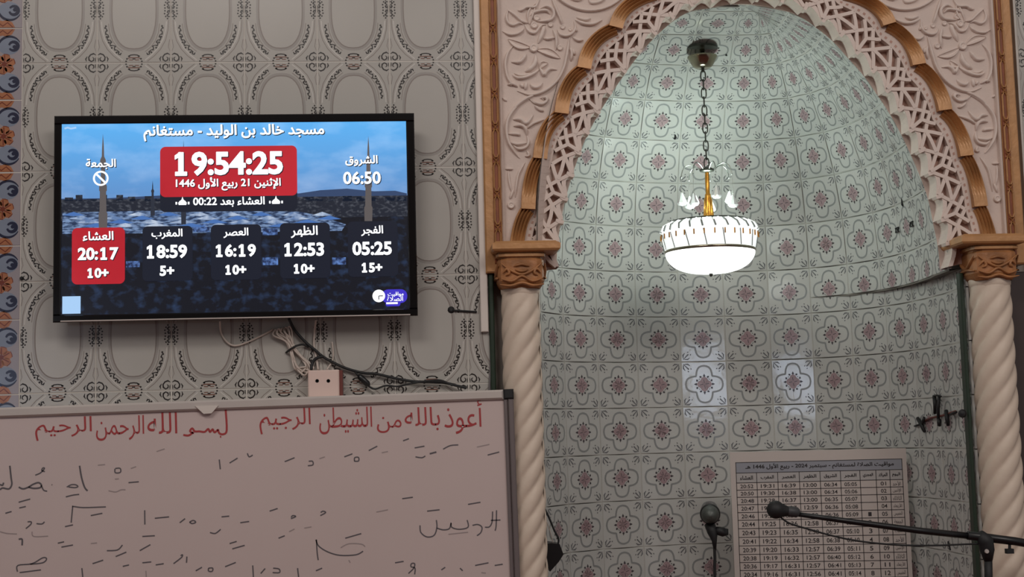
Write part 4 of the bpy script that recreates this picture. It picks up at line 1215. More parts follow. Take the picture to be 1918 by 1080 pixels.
# (word, left px, right px, bottom px, top px)
for wd in (('أعوذ', 832, 903, 812, 748), ('بالله', 758, 824, 806, 762), ('من', 706, 752, 810, 780), ('الشيطن', 598, 697, 812, 762), ('الرجيم', 486, 582, 812, 764),
           ('الله', 276, 332, 812, 772), ('الرحمن', 180, 270, 824, 778), ('الرحيم', 66, 172, 824, 780)): wtext(*wd)
for tr_ in ([(1268,140),(1274,255),(1255,278),(1232,272),(1225,250)], [(1225,252),(1205,268),(1195,250),(1180,266),(1170,248),(1150,265),(1120,262),(1095,262),(1080,245),(1068,262),(1090,272)], [(1085,268),(1060,285),(1030,282)], [(1236,292),(1243,292)]):
    mb = MB(); P = sm([XZ(x/3.0, 720 + y/3.0, YK) for x, y in tr_], 4); mb.ribbon(P, 0.0052, YK); mb.build('red_stroke', m_redink, wb)
INK = []   # black and faded strokes, pixel polylines traced from the board
def w0(a, f=1): INK.append(([(0 + x/3.0, 720 + y/3.0) for x, y in a], f))
def w1(a, f=1): INK.append(([(480 + x/3.0, 720 + y/3.0) for x, y in a], f))
w0([(55,455),(62,520),(66,560),(50,585),(15,580),(0,590)], 0); w0([(0,560),(14,565),(20,550)], 0)
w0([(105,575),(130,585),(160,575),(185,560),(215,550),(232,562),(225,578),(190,582),(160,575)], 0); w0([(232,565),(245,592),(265,598)])
w0([(198,508),(228,495),(250,470),(240,468),(235,482),(252,488)]); w0([(290,562),(294,562)])
w0([(375,575),(400,562),(425,562),(438,572),(420,578),(385,574)]); w0([(447,455),(458,520),(475,575),(492,596)], 0)
w0([(370,630),(410,620),(445,616)]); w0([(550,452),(590,448)], 2); w0([(648,470),(675,470),(676,492),(648,494),(646,472)]); w0([(722,550),(780,545)]); w0([(735,470),(765,460)], 2)
w0([(645,530),(668,528)], 2); w0([(610,595),(650,602),(680,590),(705,590)], 2)
w0([(105,660),(140,650),(170,642)]); w0([(108,692),(145,684)]); w0([(30,722),(65,712)]); w0([(400,775),(408,690),(412,684),(470,690),(595,686)]); w0([(365,797),(410,787)])
w0([(510,735),(575,722)]); w0([(813,705),(814,785)]); w0([(205,780),(235,782),(250,770)]); w0([(155,770),(175,770),(172,785),(145,808)]); w0([(105,868),(124,868),(124,902)], 0)
w0([(870,750),(950,742)]); w0([(1010,775),(1040,752)]); w0([(1065,772),(1085,762),(1100,772),(1080,780),(1065,772)]); w0([(1245,742),(1288,738)]); w0([(1350,775),(1400,768)])
w0([(880,375),(925,360)], 2); w0([(1232,420),(1238,475)]); w0([(1290,440),(1335,412)]); w0([(1390,385),(1400,405),(1420,395)]); w0([(1180,830),(1210,835),(1240,812)]); w0([(800,852),(870,848)])
w0([(325,890),(360,882)]); w0([(345,912),(410,900)]); w0([(600,932),(660,928),(688,900)]); w0([(650,965),(710,940)]); w0([(785,932),(845,898)]); w0([(510,892),(545,888)], 2)
w0([(1290,892),(1330,880)]); w0([(1305,922),(1375,902)]); w0([(98,1050),(100,1015),(180,1005),(240,972),(262,978),(240,1000),(170,1008)]); w0([(110,1055),(230,1040)])
w0([(520,1005),(580,985)]); w0([(690,1020),(725,1012)]); w0([(800,1000),(850,995)]); w0([(875,1012),(920,1005)]); w0([(975,1005),(1020,970),(1025,955),(1015,960)]); w0([(1050,965),(1048,1000)])
w0([(460,1030),(465,1080)]); w0([(1100,1045),(1135,1025)]); w0([(1172,1030),(1195,1030),(1192,1048),(1172,1046),(1172,1030)]); w0([(1265,1022),(1325,998)]); w0([(1420,1015),(1424,1080)])
w0([(180,825),(190,852),(270,850)], 2); w0([(820,1045),(822,1080)], 2); w0([(0,825),(40,835),(95,838)], 2)
w1([(335,870),(350,905),(400,938),(470,958),(560,955),(600,935)]); w1([(338,870),(342,940),(348,985)]); w1([(475,915),(520,893),(590,895),(612,910)], 2); w1([(500,862),(590,836)])
w1([(920,790),(925,830),(960,855),(1000,845),(1015,800),(1012,760)]); w1([(1015,805),(1050,815),(1085,808),(1095,775),(1098,800),(1140,812),(1190,800),(1185,760)]); w1([(1190,828),(1080,840)], 2)
w1([(1215,790),(1245,785),(1268,800),(1262,830),(1240,848)]); w1([(1285,800),(1310,798),(1325,770),(1328,712)]); w1([(1350,705),(1348,790),(1342,820)]); w1([(1318,762),(1372,760)])
w1([(820,640),(880,632)]); w1([(960,710),(1030,702)]); w1([(1190,672),(1260,660)]); w1([(675,715),(740,702)], 2); w1([(360,735),(390,718),(375,710),(362,718)]); w1([(195,752),(222,740),(205,735),(196,745)])
w1([(75,710),(120,695)]); w1([(125,862),(160,848)]); w1([(185,825),(215,810)], 2); w1([(270,805),(310,798)], 2); w1([(855,1060),(885,1030),(890,1005),(872,1005),(870,1022),(892,1030),(890,1065)])
w1([(780,1000),(828,992)]); w1([(1040,1040),(1062,1025)]); w1([(1145,1030),(1160,1045)]); w1([(1230,1015),(1305,1000)]); w1([(1340,1015),(1385,1008)]); w1([(1265,1055),(1290,1058)], 2)
w1([(92,1055),(130,1055),(128,1035),(95,1030)]); w1([(232,1030),(238,1080)]); w1([(335,1045),(370,1030)]); w1([(25,1060),(50,1032)]); w1([(520,985),(528,1000)], 2)
w1([(160,432),(215,410)]); w1([(290,455),(318,450),(316,430),(295,430)]); w1([(495,405),(540,388)]); w1([(552,430),(575,428),(574,408),(553,410),(552,430)]); w1([(632,370),(680,345)]); w1([(705,382),(740,375)], 2)
w1([(825,315),(858,303)]); w1([(895,405),(930,410),(950,400)]); w1([(890,355),(945,345)]); w1([(975,388),(1012,378)], 0); w1([(1050,362),(1090,342),(1135,338)]); w1([(1240,350),(1310,335)], 2); w1([(1300,395),(1365,378)]); w1([(355,415),(385,405)], 2)
for pts, f in INK:
    mb = MB(); P = [XZ(x, y, YK) for x, y in pts]
    if len(P) > 2: P = sm(P, 4)
    mb.ribbon(P, (0.0042, 0.0032, 0.0026)[f], YK); mb.build('ink_stroke', (m_blkink, m_blkink, m_faint)[f], wb)

# ------------------------------------------------------------------ socket box and cables under the television
a, b = XZ(577, 735, -0.055), XZ(635, 692, -0.055)
zbx = wtop - 0.0125
sk = thing('socket_box', 'pale pink surface socket box with two holes and brown side', 'socket', ((a[0]+b[0])/2, -0.03, zbx))
mb = MB(); mb.bevbox(a[0], b[0], -0.055, -0.006, zbx, b[1], 0.003); mb.build('cover', m_cream, sk)
mb = MB(); mb.box(b[0]-0.001, b[0]+0.009, -0.052, -0.004, zbx, b[1]-0.001); mb.build('brown_side', m_brown, sk)
mb = MB(); mb.box(a[0]+0.004, b[0]-0.004, -0.007, 0.0005, zbx+0.003, b[1]-0.003); mb.build('back_box', m_cream, sk)
for px in (594, 615):
    c = XZ(px, 713, -0.055); mb = MB(); mb.lathe([(0.0001, -0.0002), (0.0032, -0.0002), (0.0045, 0.0006), (0.005, 0.0)], (c[0], -0.0552, c[1]), 12, axis=(0, -1, 0)); mb.build('pin_hole', m_bmat, sk)
def cable(name, px, r, m, label, y=-0.006, n=6):
    mb = MB(); pts = [U(p[0], p[1], p[2] if len(p) > 2 else y) for p in px]
    mb.tube(smoothpts(pts, n), r, 8); return tag(mb.build(name, m, smooth=True), label, 'cable')
m_wc = mat('white cable', (196, 182, 172), 0.5, var=0)
cc = thing('cable_coil', 'bundle of white cable tied in the middle beside the socket box', 'cable', tuple(U(548, 655, -0.004)))
for k in range(5):
    tx, ty = 514 + 6.5*k, 619 - 1.5*k; bx, by = 556 + 6*k, 702 - abs(k-2)*5
    pts = [(tx, ty), (tx-2+k, ty+9), (534+2*k, 638), (541+1.2*k, 652), (546+k, 668), (551+2*k, 688), (bx, by), (bx+7, by-4), (573+k, 685-2*k), (562+k, 668), (548+1.2*k, 652), (540+2*k, 636), (tx+6, ty+5), (tx+3, ty-2)]
    mb = MB(); mb.tube(smoothpts([U(x, y, -0.008 - 0.004*((k*7+i) % 3)) for i, (x, y) in enumerate(pts)], 4, True), 0.0026, 6, closed=True); mb.build('loop', m_wc, cc, smooth=True)
mb = MB(); mb.tube(smoothpts([U(536, 660, -0.004), U(545, 653, -0.022), U(556, 647, -0.020), U(568, 645, -0.012), U(578, 650, -0.008)], 5), 0.0028, 8); mb.build('tie', m_bmat, cc, smooth=True)
cable('white_cable', [(412, 600, -0.03), (414, 622), (425, 640), (440, 647), (462, 641), (490, 628), (512, 616)], 0.0026, m_wc, 'white cable looping below the left half of the television')
cable('white_cable', [(592, 598, -0.03), (589, 620), (588, 645), (592, 668), (596, 692, -0.012)], 0.0030, m_wc, 'straight white cable dropping to the socket box')
cable('white_cable', [(622, 640), (624, 660), (622, 676), (612, 692, -0.012)], 0.0020, m_wc, 'thin white cable rising from the right of the socket box')
cable('black_cable', [(541, 596, -0.03), (552, 618), (572, 640), (590, 655), (604, 667), (625, 679), (650, 690), (680, 698), (705, 700), (740, 708), (775, 714), (810, 715), (835, 717), (860, 723, -0.02), (874, 726, -0.02)], 0.0038, m_bmat, 'thick black cable running from the television along the board top', -0.012)
cable('black_cable', [(664, 694, -0.010), (670, 702, -0.014), (690, 722, -0.014), (703, 728, -0.016), (722, 722, -0.012), (745, 723, -0.012), (770, 718, -0.022), (800, 713, -0.024), (826, 712, -0.024), (848, 722, -0.024)], 0.0026, m_bmat, 'thin black cable with an inline block above the board')
mb = MB(); A, B = U(671, 702, -0.016), U(692, 722, -0.016)
mb.tube([A, A.lerp(B, .08), A.lerp(B, .15), A.lerp(B, .85), A.lerp(B, .95), B], [0.004, 0.0065, 0.0085, 0.0085, 0.0055, 0.003], 10)
tag(mb.build('inline_adapter', m_black, smooth=True), 'black inline adapter block on the thin cable', 'adapter')
cable('black_cable', [(583, 692, -0.02), (585, 680), (592, 671), (606, 667, -0.016)], 0.0042, m_bmat, 'short black plug lead entering the top of the socket box', -0.014)

# ------------------------------------------------------------------ hanging lamp
YP = 0.38
pc = U(1317, 92, YP); LX = U(1324, 320, YP).x
lz = lambda py, px=1325: U(px, py, YP).z
zc = lz(92, 1317)
K = U(1400, 400, YP).x - U(1300, 400, YP).x; K /= 100.0        # metres per pixel at the lamp
lamp = thing('hanging_lamp', 'white glass bowl lamp with crystals hanging on a chain in the niche', 'lamp', (LX, YP, lz(512)))
ct = (LX, YP, 0)
mb = MB(); mb.lathe([(0.0001, zc+0.006), (29*K, zc+0.006), (29*K, zc), (0.0001, zc)], ct, 36); mb.build('canopy_plate', m_chain, lamp)
z1, z2 = lz(104), lz(128)
mb = MB(); mb.lathe([(0.008, zc), (0.008, z1), (10*K, z1), (28*K, z1-0.003), (28*K, z1-0.007), (18*K, z2+0.006), (12*K, z2), (0.0001, z2)], ct, 36); mb.build('canopy_cup', m_steel, lamp, smooth=True)
ch = MB(); ch.tube([(LX, YP, z2+0.004), (LX, YP, z2-0.012)], 0.005, 8); chain = ch.build('chain', m_chain, lamp)
zt_, zb_ = z2 - 0.010, lz(314); NL = 11; pit = (zt_-zb_)/NL
for k in range(NL):
    zc_ = zt_ - pit*(k+0.5); mb = MB(); hl = pit*0.60; w = 0.0075
    ring = []
    for j in range(20):
        a = 2*PI*j/20; x, z = w*math.cos(a), (hl)*math.sin(a)
        z = math.copysign(abs(math.sin(a))**0.7, math.sin(a))*hl
        ring.append((LX + (x if k % 2 == 0 else x*0.25), YP + (0 if k % 2 == 0 else x*0.97), zc_ + z))
    mb.tube(ring, 0.0021, 6, closed=True); mb.build('link', m_chain, chain, smooth=True)
z3 = lz(318)
mb = MB(); mb.lathe([(0.0001, z3+0.012), (0.004, z3+0.010), (10*K, z3+0.005), (14*K, z3), (13*K, z3-0.005), (0.006, z3-0.008)], ct, 28); mb.build('top_plate', m_chain, lamp, smooth=True)
m_cry = mat('clear crystal', (245, 248, 248), 0.05, var=0, trans=0.55, spec=0.8)
m_wire = mat('silver wire', (150, 156, 150), 0.25, metal=0.9, var=0)
for k in range(7):
    a = 2*PI*k/7 + 0.35; dx, dy = math.cos(a), math.sin(a); R = 47*K
    mb = MB(); arm = [(LX+dx*r*K, YP+dy*r*K, z3+h*K) for r, h in ((12, 0), (22, 7), (34, 10), (44, 2), (48, -14))]
    mb.tube(smoothpts(arm, 5), 0.0016, 6); br_ = mb.build('arm', m_wire, lamp, smooth=True)
    e = arm[-1]; zq = lz(372) + 0.012*math.sin(3*a)
    mb = MB(); mb.tube([e, (e[0], e[1], zq+0.016)], 0.0008, 5); mb.build('hanger_wire', m_wire, br_)
    mb = MB(); mb.lathe([(0.0001, zq+0.019), (0.004, zq+0.015), (0.008, zq+0.005), (0.0165, zq-0.015), (0.012, zq-0.021), (0.0001, zq-0.024)], (e[0], e[1], 0), 8); mb.build('crystal', m_cry, br_)
z4, z5 = lz(362), lz(420)
mb = MB(); mb.lathe([(0.006, z3-0.006), (0.007, z3-0.03), (0.0065, z4), (0.009, z4-0.004), (0.009, z4-0.010), (0.013, z4-0.02), (0.0165, z5+0.025), (0.015, z5+0.01), (0.019, z5)], ct, 20); mb.build('stem', m_brass, lamp, smooth=True)
# crystal band: rings of glass bars with brass dots
Rb = 89*K; z6, z7 = lz(418), lz(470)
m_band = mat('lit crystal band', (250, 252, 252), 0.15, var=0.0, emit=(244, 252, 250), estr=0.8)
m_bowl = mat('lit opal glass', (252, 253, 252), 0.3, var=0, emit=(250, 255, 253), estr=2.0)
mb = MB(); mb.lathe([(0.012, z5+0.002), (Rb*0.55, z6+0.004), (Rb*0.80, z6+0.002), (Rb*0.94, z6-0.012), (Rb*0.99, z6-0.030), (Rb*0.985, z6-0.045), (Rb*0.92, z7)], ct, 56); body = mb.build('crystal_band', m_band, lamp, smooth=True)
m_gbar = mat('grey cut glass', (128, 134, 130), 0.15, var=0, spec=0.8)
for k in range(48):
    a = 2*PI*k/48; a2 = a + 0.05; mb = MB()
    pts = [(LX+r*math.cos(b), YP+r*math.sin(b), z) for r, b, z in ((Rb*0.80, a, z6+0.003), (Rb*0.955, a+0.02, z6-0.010), (Rb*1.0, a2, z6-0.026))]
    mb.tube(pts, 0.0030 if k % 2 else 0.0042, 5); mb.build('glass_bar', m_gbar if k % 2 else m_band, body)
    if k % 3 == 0:
        mb = MB(); mb.tube([(LX+Rb*1.0*math.cos(a+.06), YP+Rb*1.0*math.sin(a+.06), z6-0.034), (LX+Rb*0.945*math.cos(a+.12), YP+Rb*0.945*math.sin(a+.12), z7+0.004)], 0.0016, 5); mb.build('glass_bar', m_gbar, body)
mb = MB(); mb.tube([(LX+Rb*0.83*math.cos(t), YP+Rb*0.83*math.sin(t), z6+0.004) for t in [2*PI*k/48 for k in range(48)]], 0.002, 5, closed=True); mb.build('top_ring', m_chain, body)
for k in range(30):
    a = 2*PI*k/30; mb = MB(); c = (LX+Rb*1.005*math.cos(a), YP+Rb*1.005*math.sin(a), z6-0.040)
    mb.tube([(c[0], c[1], c[2]+0.006), (c[0], c[1], c[2]-0.010)], 0.0022, 5); mb.build('brass_drop', m_brass, body)
mb = MB(); mb.lathe([(Rb*0.925, z7+0.004), (Rb*0.945, z7+0.002), (Rb*0.945, z7-0.003), (Rb*0.92, z7-0.005)], ct, 56); mb.build('rim', m_steel, lamp, smooth=True)
zb2 = lz(512, 1331)
prof = [(Rb*0.925*math.cos(t*PI/2)**0.75 if t < 1 else 0.0001, z7 - 0.002 - (z7 - 0.002 - zb2)*math.sin(t*PI/2)) for t in [k/14 for k in range(15)]]
mb = MB(); mb.lathe(prof, ct, 56); mb.build('bowl', m_bowl, lamp, smooth=True)
mb = MB(); mb.lathe([(0.005, zb2+0.002), (0.006, zb2-0.003), (0.0045, zb2-0.008), (0.0001, zb2-0.010)], ct, 14); mb.build('finial', m_chain, lamp, smooth=True)
pl = bpy.data.lights.new('lamp_bulb', 'POINT'); pl.energy = 6.2; pl.color = (0.82, 1.0, 0.92); pl.shadow_soft_size = 0.05
po = bpy.data.objects.new('lamp_bulb', pl); scene.collection.objects.link(po); po.parent = lamp; po.location = Vector((LX, YP, z6 + 0.055)) - ORG[lamp.name]

# ------------------------------------------------------------------ prayer timetable board in the niche
PL_, PR_ = U(1367, 849, 0.58), U(1697, 845, 0.47)
dirx = Vector((PR_.x-PL_.x, PR_.y-PL_.y, 0)).normalized(); nrm = Vector((dirx.y, -dirx.x, 0)).normalized()
def PP(px, py): return UPL(px, py, PL_, nrm)
BZ = Vector((0, 0, 1))
def PQ(px, py):
    p = PP(px, py) - PL_; return p.dot(dirx), p.z
W = (PR_-PL_).dot(dirx); Ht = 0.44; ztop = 0.0
ps = thing('timetable_board', 'laminated prayer timetable sheet leaning in the niche behind the microphones', 'poster', tuple(PL_ + dirx*W/2 - BZ*Ht))
def pbox(mb, x0, x1, z0, z1, d0, d1, mi=0):
    q = [PL_ + dirx*x + BZ*z for x, z in ((x0, z0), (x1, z0), (x1, z1), (x0, z1))]
    f = [p + nrm*d0 for p in q]; b = [p + nrm*d1 for p in q]
    mb.face(f, mi); mb.face(list(reversed(b)), mi)
    for k in range(4): mb.face([b[k], b[(k+1) % 4], f[(k+1) % 4], f[k]], mi)
mb = MB(); pbox(mb, 0, W, -Ht, 0.004, 0.0, -0.004); mb.build('sheet', m_paper, ps)
tx0, tz1 = PQ(1378, 866); tx1 = PQ(1689, 862)[0]
rowpx = [866, 885.6, 904, 917.5, 931, 945, 959.6, 974, 989.7, 1006, 1022, 1038, 1053, 1068, 1084, 1100, 1116]
rz = [PQ(1378, y)[1] for y in rowpx]
colpx = [1377.5, 1417.4, 1456.8, 1497.3, 1536.3, 1574.5, 1611, 1641, 1667, 1689]
cx_ = [tx0] + [PQ(x, 895)[0] for x in colpx[1:-1]] + [tx1]
mb = MB(); pbox(mb, tx0, tx1, rz[1], rz[0], 0.0004, 0.0, 0); pbox(mb, tx0, tx1, rz[2], rz[1], 0.0003, 0.0, 1); mb.build('header_band', [m_pgrey, mat('header light', (176, 172, 170), 0.4, var=0.02)], ps)
mb = MB(); lw = 0.0012
for z in rz: pbox(mb, tx0-lw, tx1+lw, z-lw/1.2, z+lw/1.2, 0.0007, 0.0)
for i, x in enumerate(cx_): pbox(mb, x-lw/1.2, x+lw/1.2, rz[-1], rz[0] if i in (0, len(cx_)-1) else rz[1], 0.0007, 0.0)
mb.build('table_lines', m_pink2, ps)
mb = MB()
def ptext(s, x, z, w, h=None, arabic=True, off=0.0, bold=0.0):
    put_text(mb, s, x, z, w, 0.0009, 0, arabic, off, bold, h, PL_, dirx, BZ, nrm)
ptext('مواقيت الصلاة لمستغانم - سبتمبر 2024 - ربيع الأول 1446 هـ', (PQ(1396, 872)[0]+PQ(1674, 872)[0])/2, (rz[0]+rz[1])/2+0.001, PQ(1674, 872)[0]-PQ(1396, 872)[0], 0.020, bold=0.0005)
heads = ['العشاء', 'المغرب', 'العصر', 'الظهر', 'الشروق', 'الفجر', 'الهجري', 'الميلاد', 'اليوم']
for i, h_ in enumerate(heads): ptext(h_, (cx_[i]+cx_[i+1])/2, (rz[1]+rz[2])/2, (cx_[i+1]-cx_[i])*0.62, 0.013, bold=0.0004)
isha = ['20:52','20:50','20:48','20:47','20:46','20:44','20:43','20:41','20:39','20:38','20:36','20:34','20:32','20:31']
mag = ['19:31','19:30','19:28','19:27','19:25','19:25','19:23','19:22','19:20','19:19','19:17','19:16','19:14','19:13']
asr = ['16:39','16:38','16:37','16:37','16:36','16:36','16:35','16:34','16:33','16:32','16:31','16:31','16:30','16:29']
zuh = ['13:00','13:00','13:00','12:59','12:59','12:58','12:58','12:58','12:57','12:57','12:57','12:56','12:56','12:56']
shu = ['06:34','06:34','06:35','06:36','06:36','06:37','06:37','06:38','06:39','06:40','06:41','06:41','06:42','06:43']
faj = ['05:05','05:06','05:07','05:08','05:09','05:09','05:10','05:10','05:11','05:12','05:13','05:14','05:15','05:16']
day = ['الأحد', 'الإثنين', 'الثلاثاء', 'الأربعاء', 'الخميس', 'الجمعة', 'السبت']
for r in range(14):
    z = (rz[r+2]+rz[r+3])/2; hh = (rz[r+2]-rz[r+3])*0.52
    for i, L in enumerate((isha, mag, asr, zuh, shu, faj)): ptext(L[r], (cx_[i]+cx_[i+1])/2, z, (cx_[i+1]-cx_[i])*0.64, hh, False, 0.01)
    if r >= 4: ptext(str(r-3), (cx_[6]+cx_[7])/2, z, 0.010 if r < 13 else 0.016, hh, False, 0.01)
    ptext('%02d' % (r+1), (cx_[7]+cx_[8])/2, z, 0.017, hh, False, 0.01)
    ptext(day[r % 7], (cx_[8]+cx_[9])/2, z, (cx_[9]-cx_[8])*0.66, hh*1.15)
mb.build('table_text', m_pink2, ps)
# easel post that carries the sheet, out of the frame
mb = MB()
c0 = PL_ + dirx*(W/2) - nrm*0.020
mb.tube([Vector((c0.x, c0.y, 0.0)), c0 - BZ*0.05], 0.012, 10)
pbox(mb, 0.05, W-0.05, -Ht-0.012, -Ht, 0.016, -0.03)
pbox(mb, W/2-0.02, W/2+0.02, -Ht-0.02, -0.06, -0.004, -0.016)
mb.build('easel_post', m_bmat, ps)

# ------------------------------------------------------------------ microphones
YM = 0.30
Km = (U(1400, 960, YM).x - U(1300, 960, YM).x)/100
hc = U(1330, 962, YM)
mic = thing('microphone', 'black microphone with grey grille facing the camera on an upright stand', 'microphone', (U(1338, 1080, YM).x, YM, 0))
ax = (CAM - hc).normalized() + Vector((0.02, 0, -0.16)); ax.normalize()
mb = MB(); mb.lathe([(0.0001, 0.052), (0.010, 0.050), (0.019, 0.043), (0.0245, 0.032), (0.0265, 0.020)], hc - ax*0.012, 28, axis=ax); mb.build('grille', m_mesh, mic, smooth=True)
mb = MB(); mb.lathe([(0.0265, 0.020), (0.030, 0.016), (0.030, 0.008), (0.027, 0.0), (0.022, -0.010), (0.017, -0.03), (0.013, -0.13), (0.0001, -0.13)], hc - ax*0.012, 28, axis=ax); mb.build('body', m_black, mic, smooth=True)
a = U(1332, 985, YM); b = U(1338, 1012, YM)
mb = MB(); mb.tube([a + Vector((-0.002, 0.012, 0.006)), a.lerp(b, .4), b, U(1339, 1030, YM)], [0.016, 0.0155, 0.008, 0.004], 12); mb.build('clip', m_bmat, mic, smooth=True)
a = U(1340, 992, YM); b = U(1359, 997, YM)
mb = MB(); mb.tube([a, a.lerp(b, .35), a.lerp(b, .8), b, b + Vector((0.003, 0, 0.012))], [0.010, 0.013, 0.014, 0.011, 0.006], 12); mb.build('clip_knob', m_bmat, mic, smooth=True)
bx = U(1338, 1080, YM).x
mb = MB(); mb.tube(smoothpts([U(1338, 1018, YM), U(1339, 1045, YM), U(1339, 1080, YM), Vector((bx, YM, 0.9)), Vector((bx, YM, 0.02))], 5), 0.0045, 8); mb.build('stand_tube', m_bmat, mic, smooth=True)
mb = MB(); mb.lathe([(0.0001, 0.03), (0.02, 0.03), (0.11, 0.012), (0.115, 0.0), (0.0001, 0.0)], (bx, YM, 0), 32); mb.build('round_base', m_bmat, mic)

YQ = -0.22
st = U(1846, 1012, YQ)
bm_ = thing('boom_microphone', 'black round head microphone on a boom stand in front of the right column', 'microphone', (st.x, YQ, 0))
hq = U(1453, 954, YQ); d = (U(1600, 975, YQ) - U(1495, 962, YQ)).normalized()
mb = MB(); rr = 0.0235
mb.lathe([(0.0001, -rr)] + [(rr*math.cos(t), rr*math.sin(t)) for t in [-1.3+0.2*k for k in range(11)]] + [(0.014, 0.028), (0.012, 0.034)], hq, 24, axis=d); mb.build('foam_head', m_bmat, bm_, smooth=True)
mb = MB(); mb.lathe([(0.012, 0.030), (0.014, 0.034), (0.0135, 0.056), (0.009, 0.062), (0.0001, 0.062)], hq, 20, axis=d); mb.build('collar', mat('dark grey plastic', (58, 58, 60), 0.5, var=0), bm_, smooth=True)
be = U(1990, 1029, YQ)
mb = MB(); mb.tube([U(1490, 962, YQ), U(1600, 977, YQ), U(1720, 993, YQ), U(1815, 1003, YQ)], [0.006, 0.0075, 0.0085, 0.0085], 12); mb.build('boom_tube', m_black, bm_, smooth=True)
mb = MB(); mb.tube([U(1812, 1002, YQ), U(1900, 1013, YQ), be], [0.0115, 0.011, 0.0095], 12); mb.build('boom_rear', m_black, bm_, smooth=True)
mb = MB(); mb.tube([U(1835, 1000, YQ-0.005), st, U(1849, 1030, YQ), U(1851, 1050, YQ)], [0.013, 0.021, 0.019, 0.011], 14); joint = mb.build('joint', m_bmat, bm_, smooth=True)
mb = MB(); c = U(1848, 1032, YQ-0.018); mb.lathe([(0.0001, 0.004), (0.005, 0.004), (0.006, 0.0)], c, 12, axis=(0, -1, 0)); mb.build('bolt', m_alu, joint)
mb = MB(); mb.box(*sorted((U(1884, 1030, YQ).x, U(1897, 1030, YQ).x)), YQ-0.008, YQ+0.008, U(1890, 1036, YQ).z, U(1890, 1027, YQ).z); mb.tube([U(1891, 1014, YQ), U(1891, 1030, YQ)], 0.004, 8); mb.build('cable_clip', m_bmat, bm_)
mb = MB(); mb.tube([U(1851, 1045, YQ), Vector((st.x+0.002, YQ, 1.2)), Vector((st.x, YQ, 0.25))], 0.0105, 12); mb.build('stand_pole', m_bmat, bm_, smooth=True)
for k in range(3):
    a = 2*PI*k/3 + 0.4; mb = MB(); mb.tube([(st.x, YQ, 0.30), (st.x+0.18*math.cos(a), YQ+0.18*math.sin(a), 0.09), (st.x+0.30*math.cos(a), YQ+0.30*math.sin(a), 0.008)], 0.008, 8); mb.build('leg', m_bmat, bm_)
mb = MB(); mb.tube(smoothpts([U(1462, 968, YQ), U(1480, 980, YQ), U(1520, 992, YQ), U(1560, 1003, YQ), U(1610, 1013, YQ), U(1680, 1020, YQ), U(1750, 1021, YQ), U(1800, 1019, YQ), U(1832, 1018, YQ)], 5), 0.0024, 8); mb.build('cable', m_bmat, bm_, smooth=True)
mb = MB(); mb.tube([U(1776, 1013, YQ), U(1780, 1030, YQ)], 0.0022, 6); mb.build('cable_tie', m_bmat, bm_)

# ------------------------------------------------------------------ black speaker behind the left column
YK2 = 0.12
pts = [(1019, 1020), (1030, 1015), (1046, 1017), (1053, 1036), (1044, 1050), (1028, 1068)]
sx = thing('wall_speaker', 'small black wedge shaped speaker peeking out behind the left column', 'speaker', tuple(U(1030, 1068, YK2)))
mb = MB(); mb.prism([XZ(x-(16 if x < 1025 else 0), y, YK2) for x, y in pts], YK2-0.035, YK2+0.05); mb.build('cabinet', m_black, sx, fixn=True)
mb = MB(); a, b = XZ(1003, 1030, YK2), XZ(1020, 1040, YK2); mb.box(0.196, b[0], YK2-0.01, YK2+0.02, b[1], a[1]); mb.build('bracket', m_bmat, sx)
cable('speaker_wire', [(1012, 930, 0.11), (1018, 948, 0.11), (1028, 968, 0.11), (1038, 992, 0.11), (1046, 1008, 0.11), (1045, 1020, 0.11)], 0.0028, m_bmat, 'thin black wire rising from the small speaker behind the left column')
cable('speaker_wire', [(1012, 945, 0.12), (1020, 968, 0.12), (1029, 990, 0.12), (1036, 1016, 0.12)], 0.0014, m_wc, 'thin pale wire beside the black speaker wire')

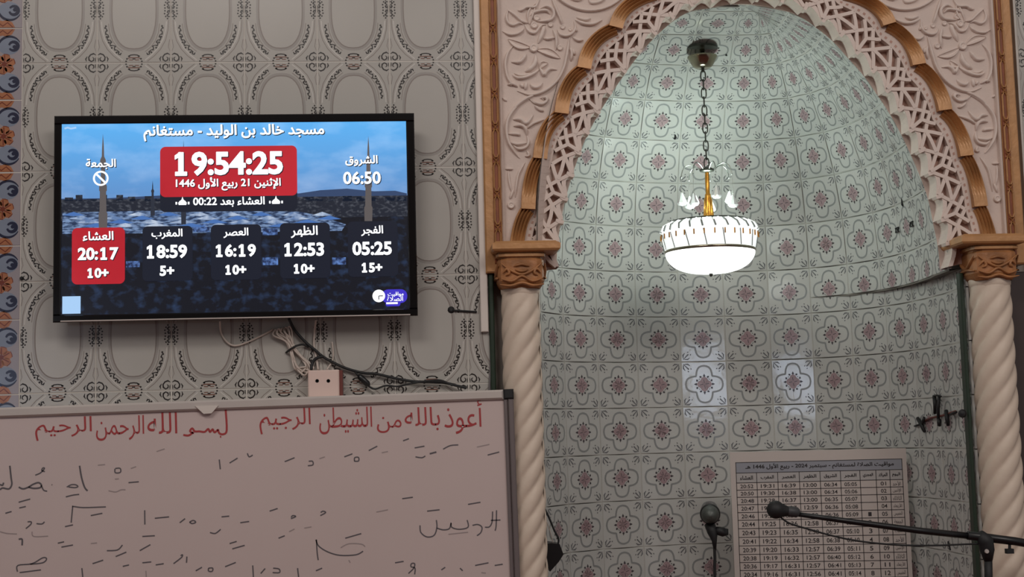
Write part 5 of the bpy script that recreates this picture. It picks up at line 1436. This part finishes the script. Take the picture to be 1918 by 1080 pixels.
# ------------------------------------------------------------------ black pegs on the right wall of the niche, hooks and nails
XPG = 1.424
def pw(px, py, dx=0.0): return UX(px, py, XPG - dx)
pr_ = thing('peg_rail', 'black plastic clips hanging on the right wall of the niche', 'clip rack', tuple(pw(1755, 800)))
mb = MB(); mb.tube([pw(1722, 792, .004), pw(1745, 782, .006), pw(1765, 778, .006), pw(1790, 770, .004)], 0.0035, 6); mb.build('rail', m_brown, pr_, smooth=True)
def peg(a, b, c, r=0.006):
    mb = MB(); mb.tube([pw(a[0], a[1], .010), pw(c[0], c[1], .013), pw(b[0], b[1], .010)], [r, r*1.1, r*0.8], 6); mb.build('peg', m_bmat, pr_, smooth=True)
peg((1750, 742), (1751, 774), (1752, 757)); peg((1759, 741), (1758, 797), (1757, 765), 0.005); peg((1748, 741), (1763, 742), (1755, 740), 0.003)
peg((1719, 783), (1732, 808), (1726, 795)); peg((1731, 780), (1727, 798), (1729, 788), 0.004); peg((1712, 798), (1725, 794), (1718, 796), 0.003)
peg((1772, 768), (1776, 797), (1774, 784), 0.006); peg((1779, 776), (1792, 771), (1786, 773), 0.0035); peg((1759, 785), (1760, 797), (1759, 791), 0.006)
for px, py, lb in ((1685, 428, 'small black square hook on the niche wall, left of the pair'), (1713, 422, 'small black square hook on the niche wall, right of the pair')):
    p, n = niche_at(px, py, 8, 12.4); up = Vector((0, 0, 1)); sd = up.cross(n).normalized(); mb = MB()
    q = [p + n*0.008 + sd*(a*0.011) + up*(b*0.0065) for a, b in ((-1, -1), (1, -1), (1, 1), (-1, 1))]
    mb.tube(q, 0.0026, 6, closed=True); mb.tube([p - n*0.003, p + n*0.008], 0.003, 6)
    tag(mb.build('wall_hook', m_bmat), lb, 'hook', 'square hooks')
for px, py, h, lb in ((1692, 380, 9, 'black nail above the square hooks in the niche'), (1267, 254, 7, 'dark nail stub on the niche tiles left of the lamp chain'), (1357, 96, 4, 'tiny nail in the dome right of the lamp plate')):
    p, n = niche_at(px, py); mb = MB(); L = h*0.0016
    mb.tube([p - n*0.002 - Vector((0, 0, L)), p + n*0.006 - Vector((0, 0, L*0.4)), p + n*0.007 + Vector((0, 0, L))], [0.004, 0.0035, 0.0015], 6)
    tag(mb.build('nail', m_bmat), lb, 'nail')
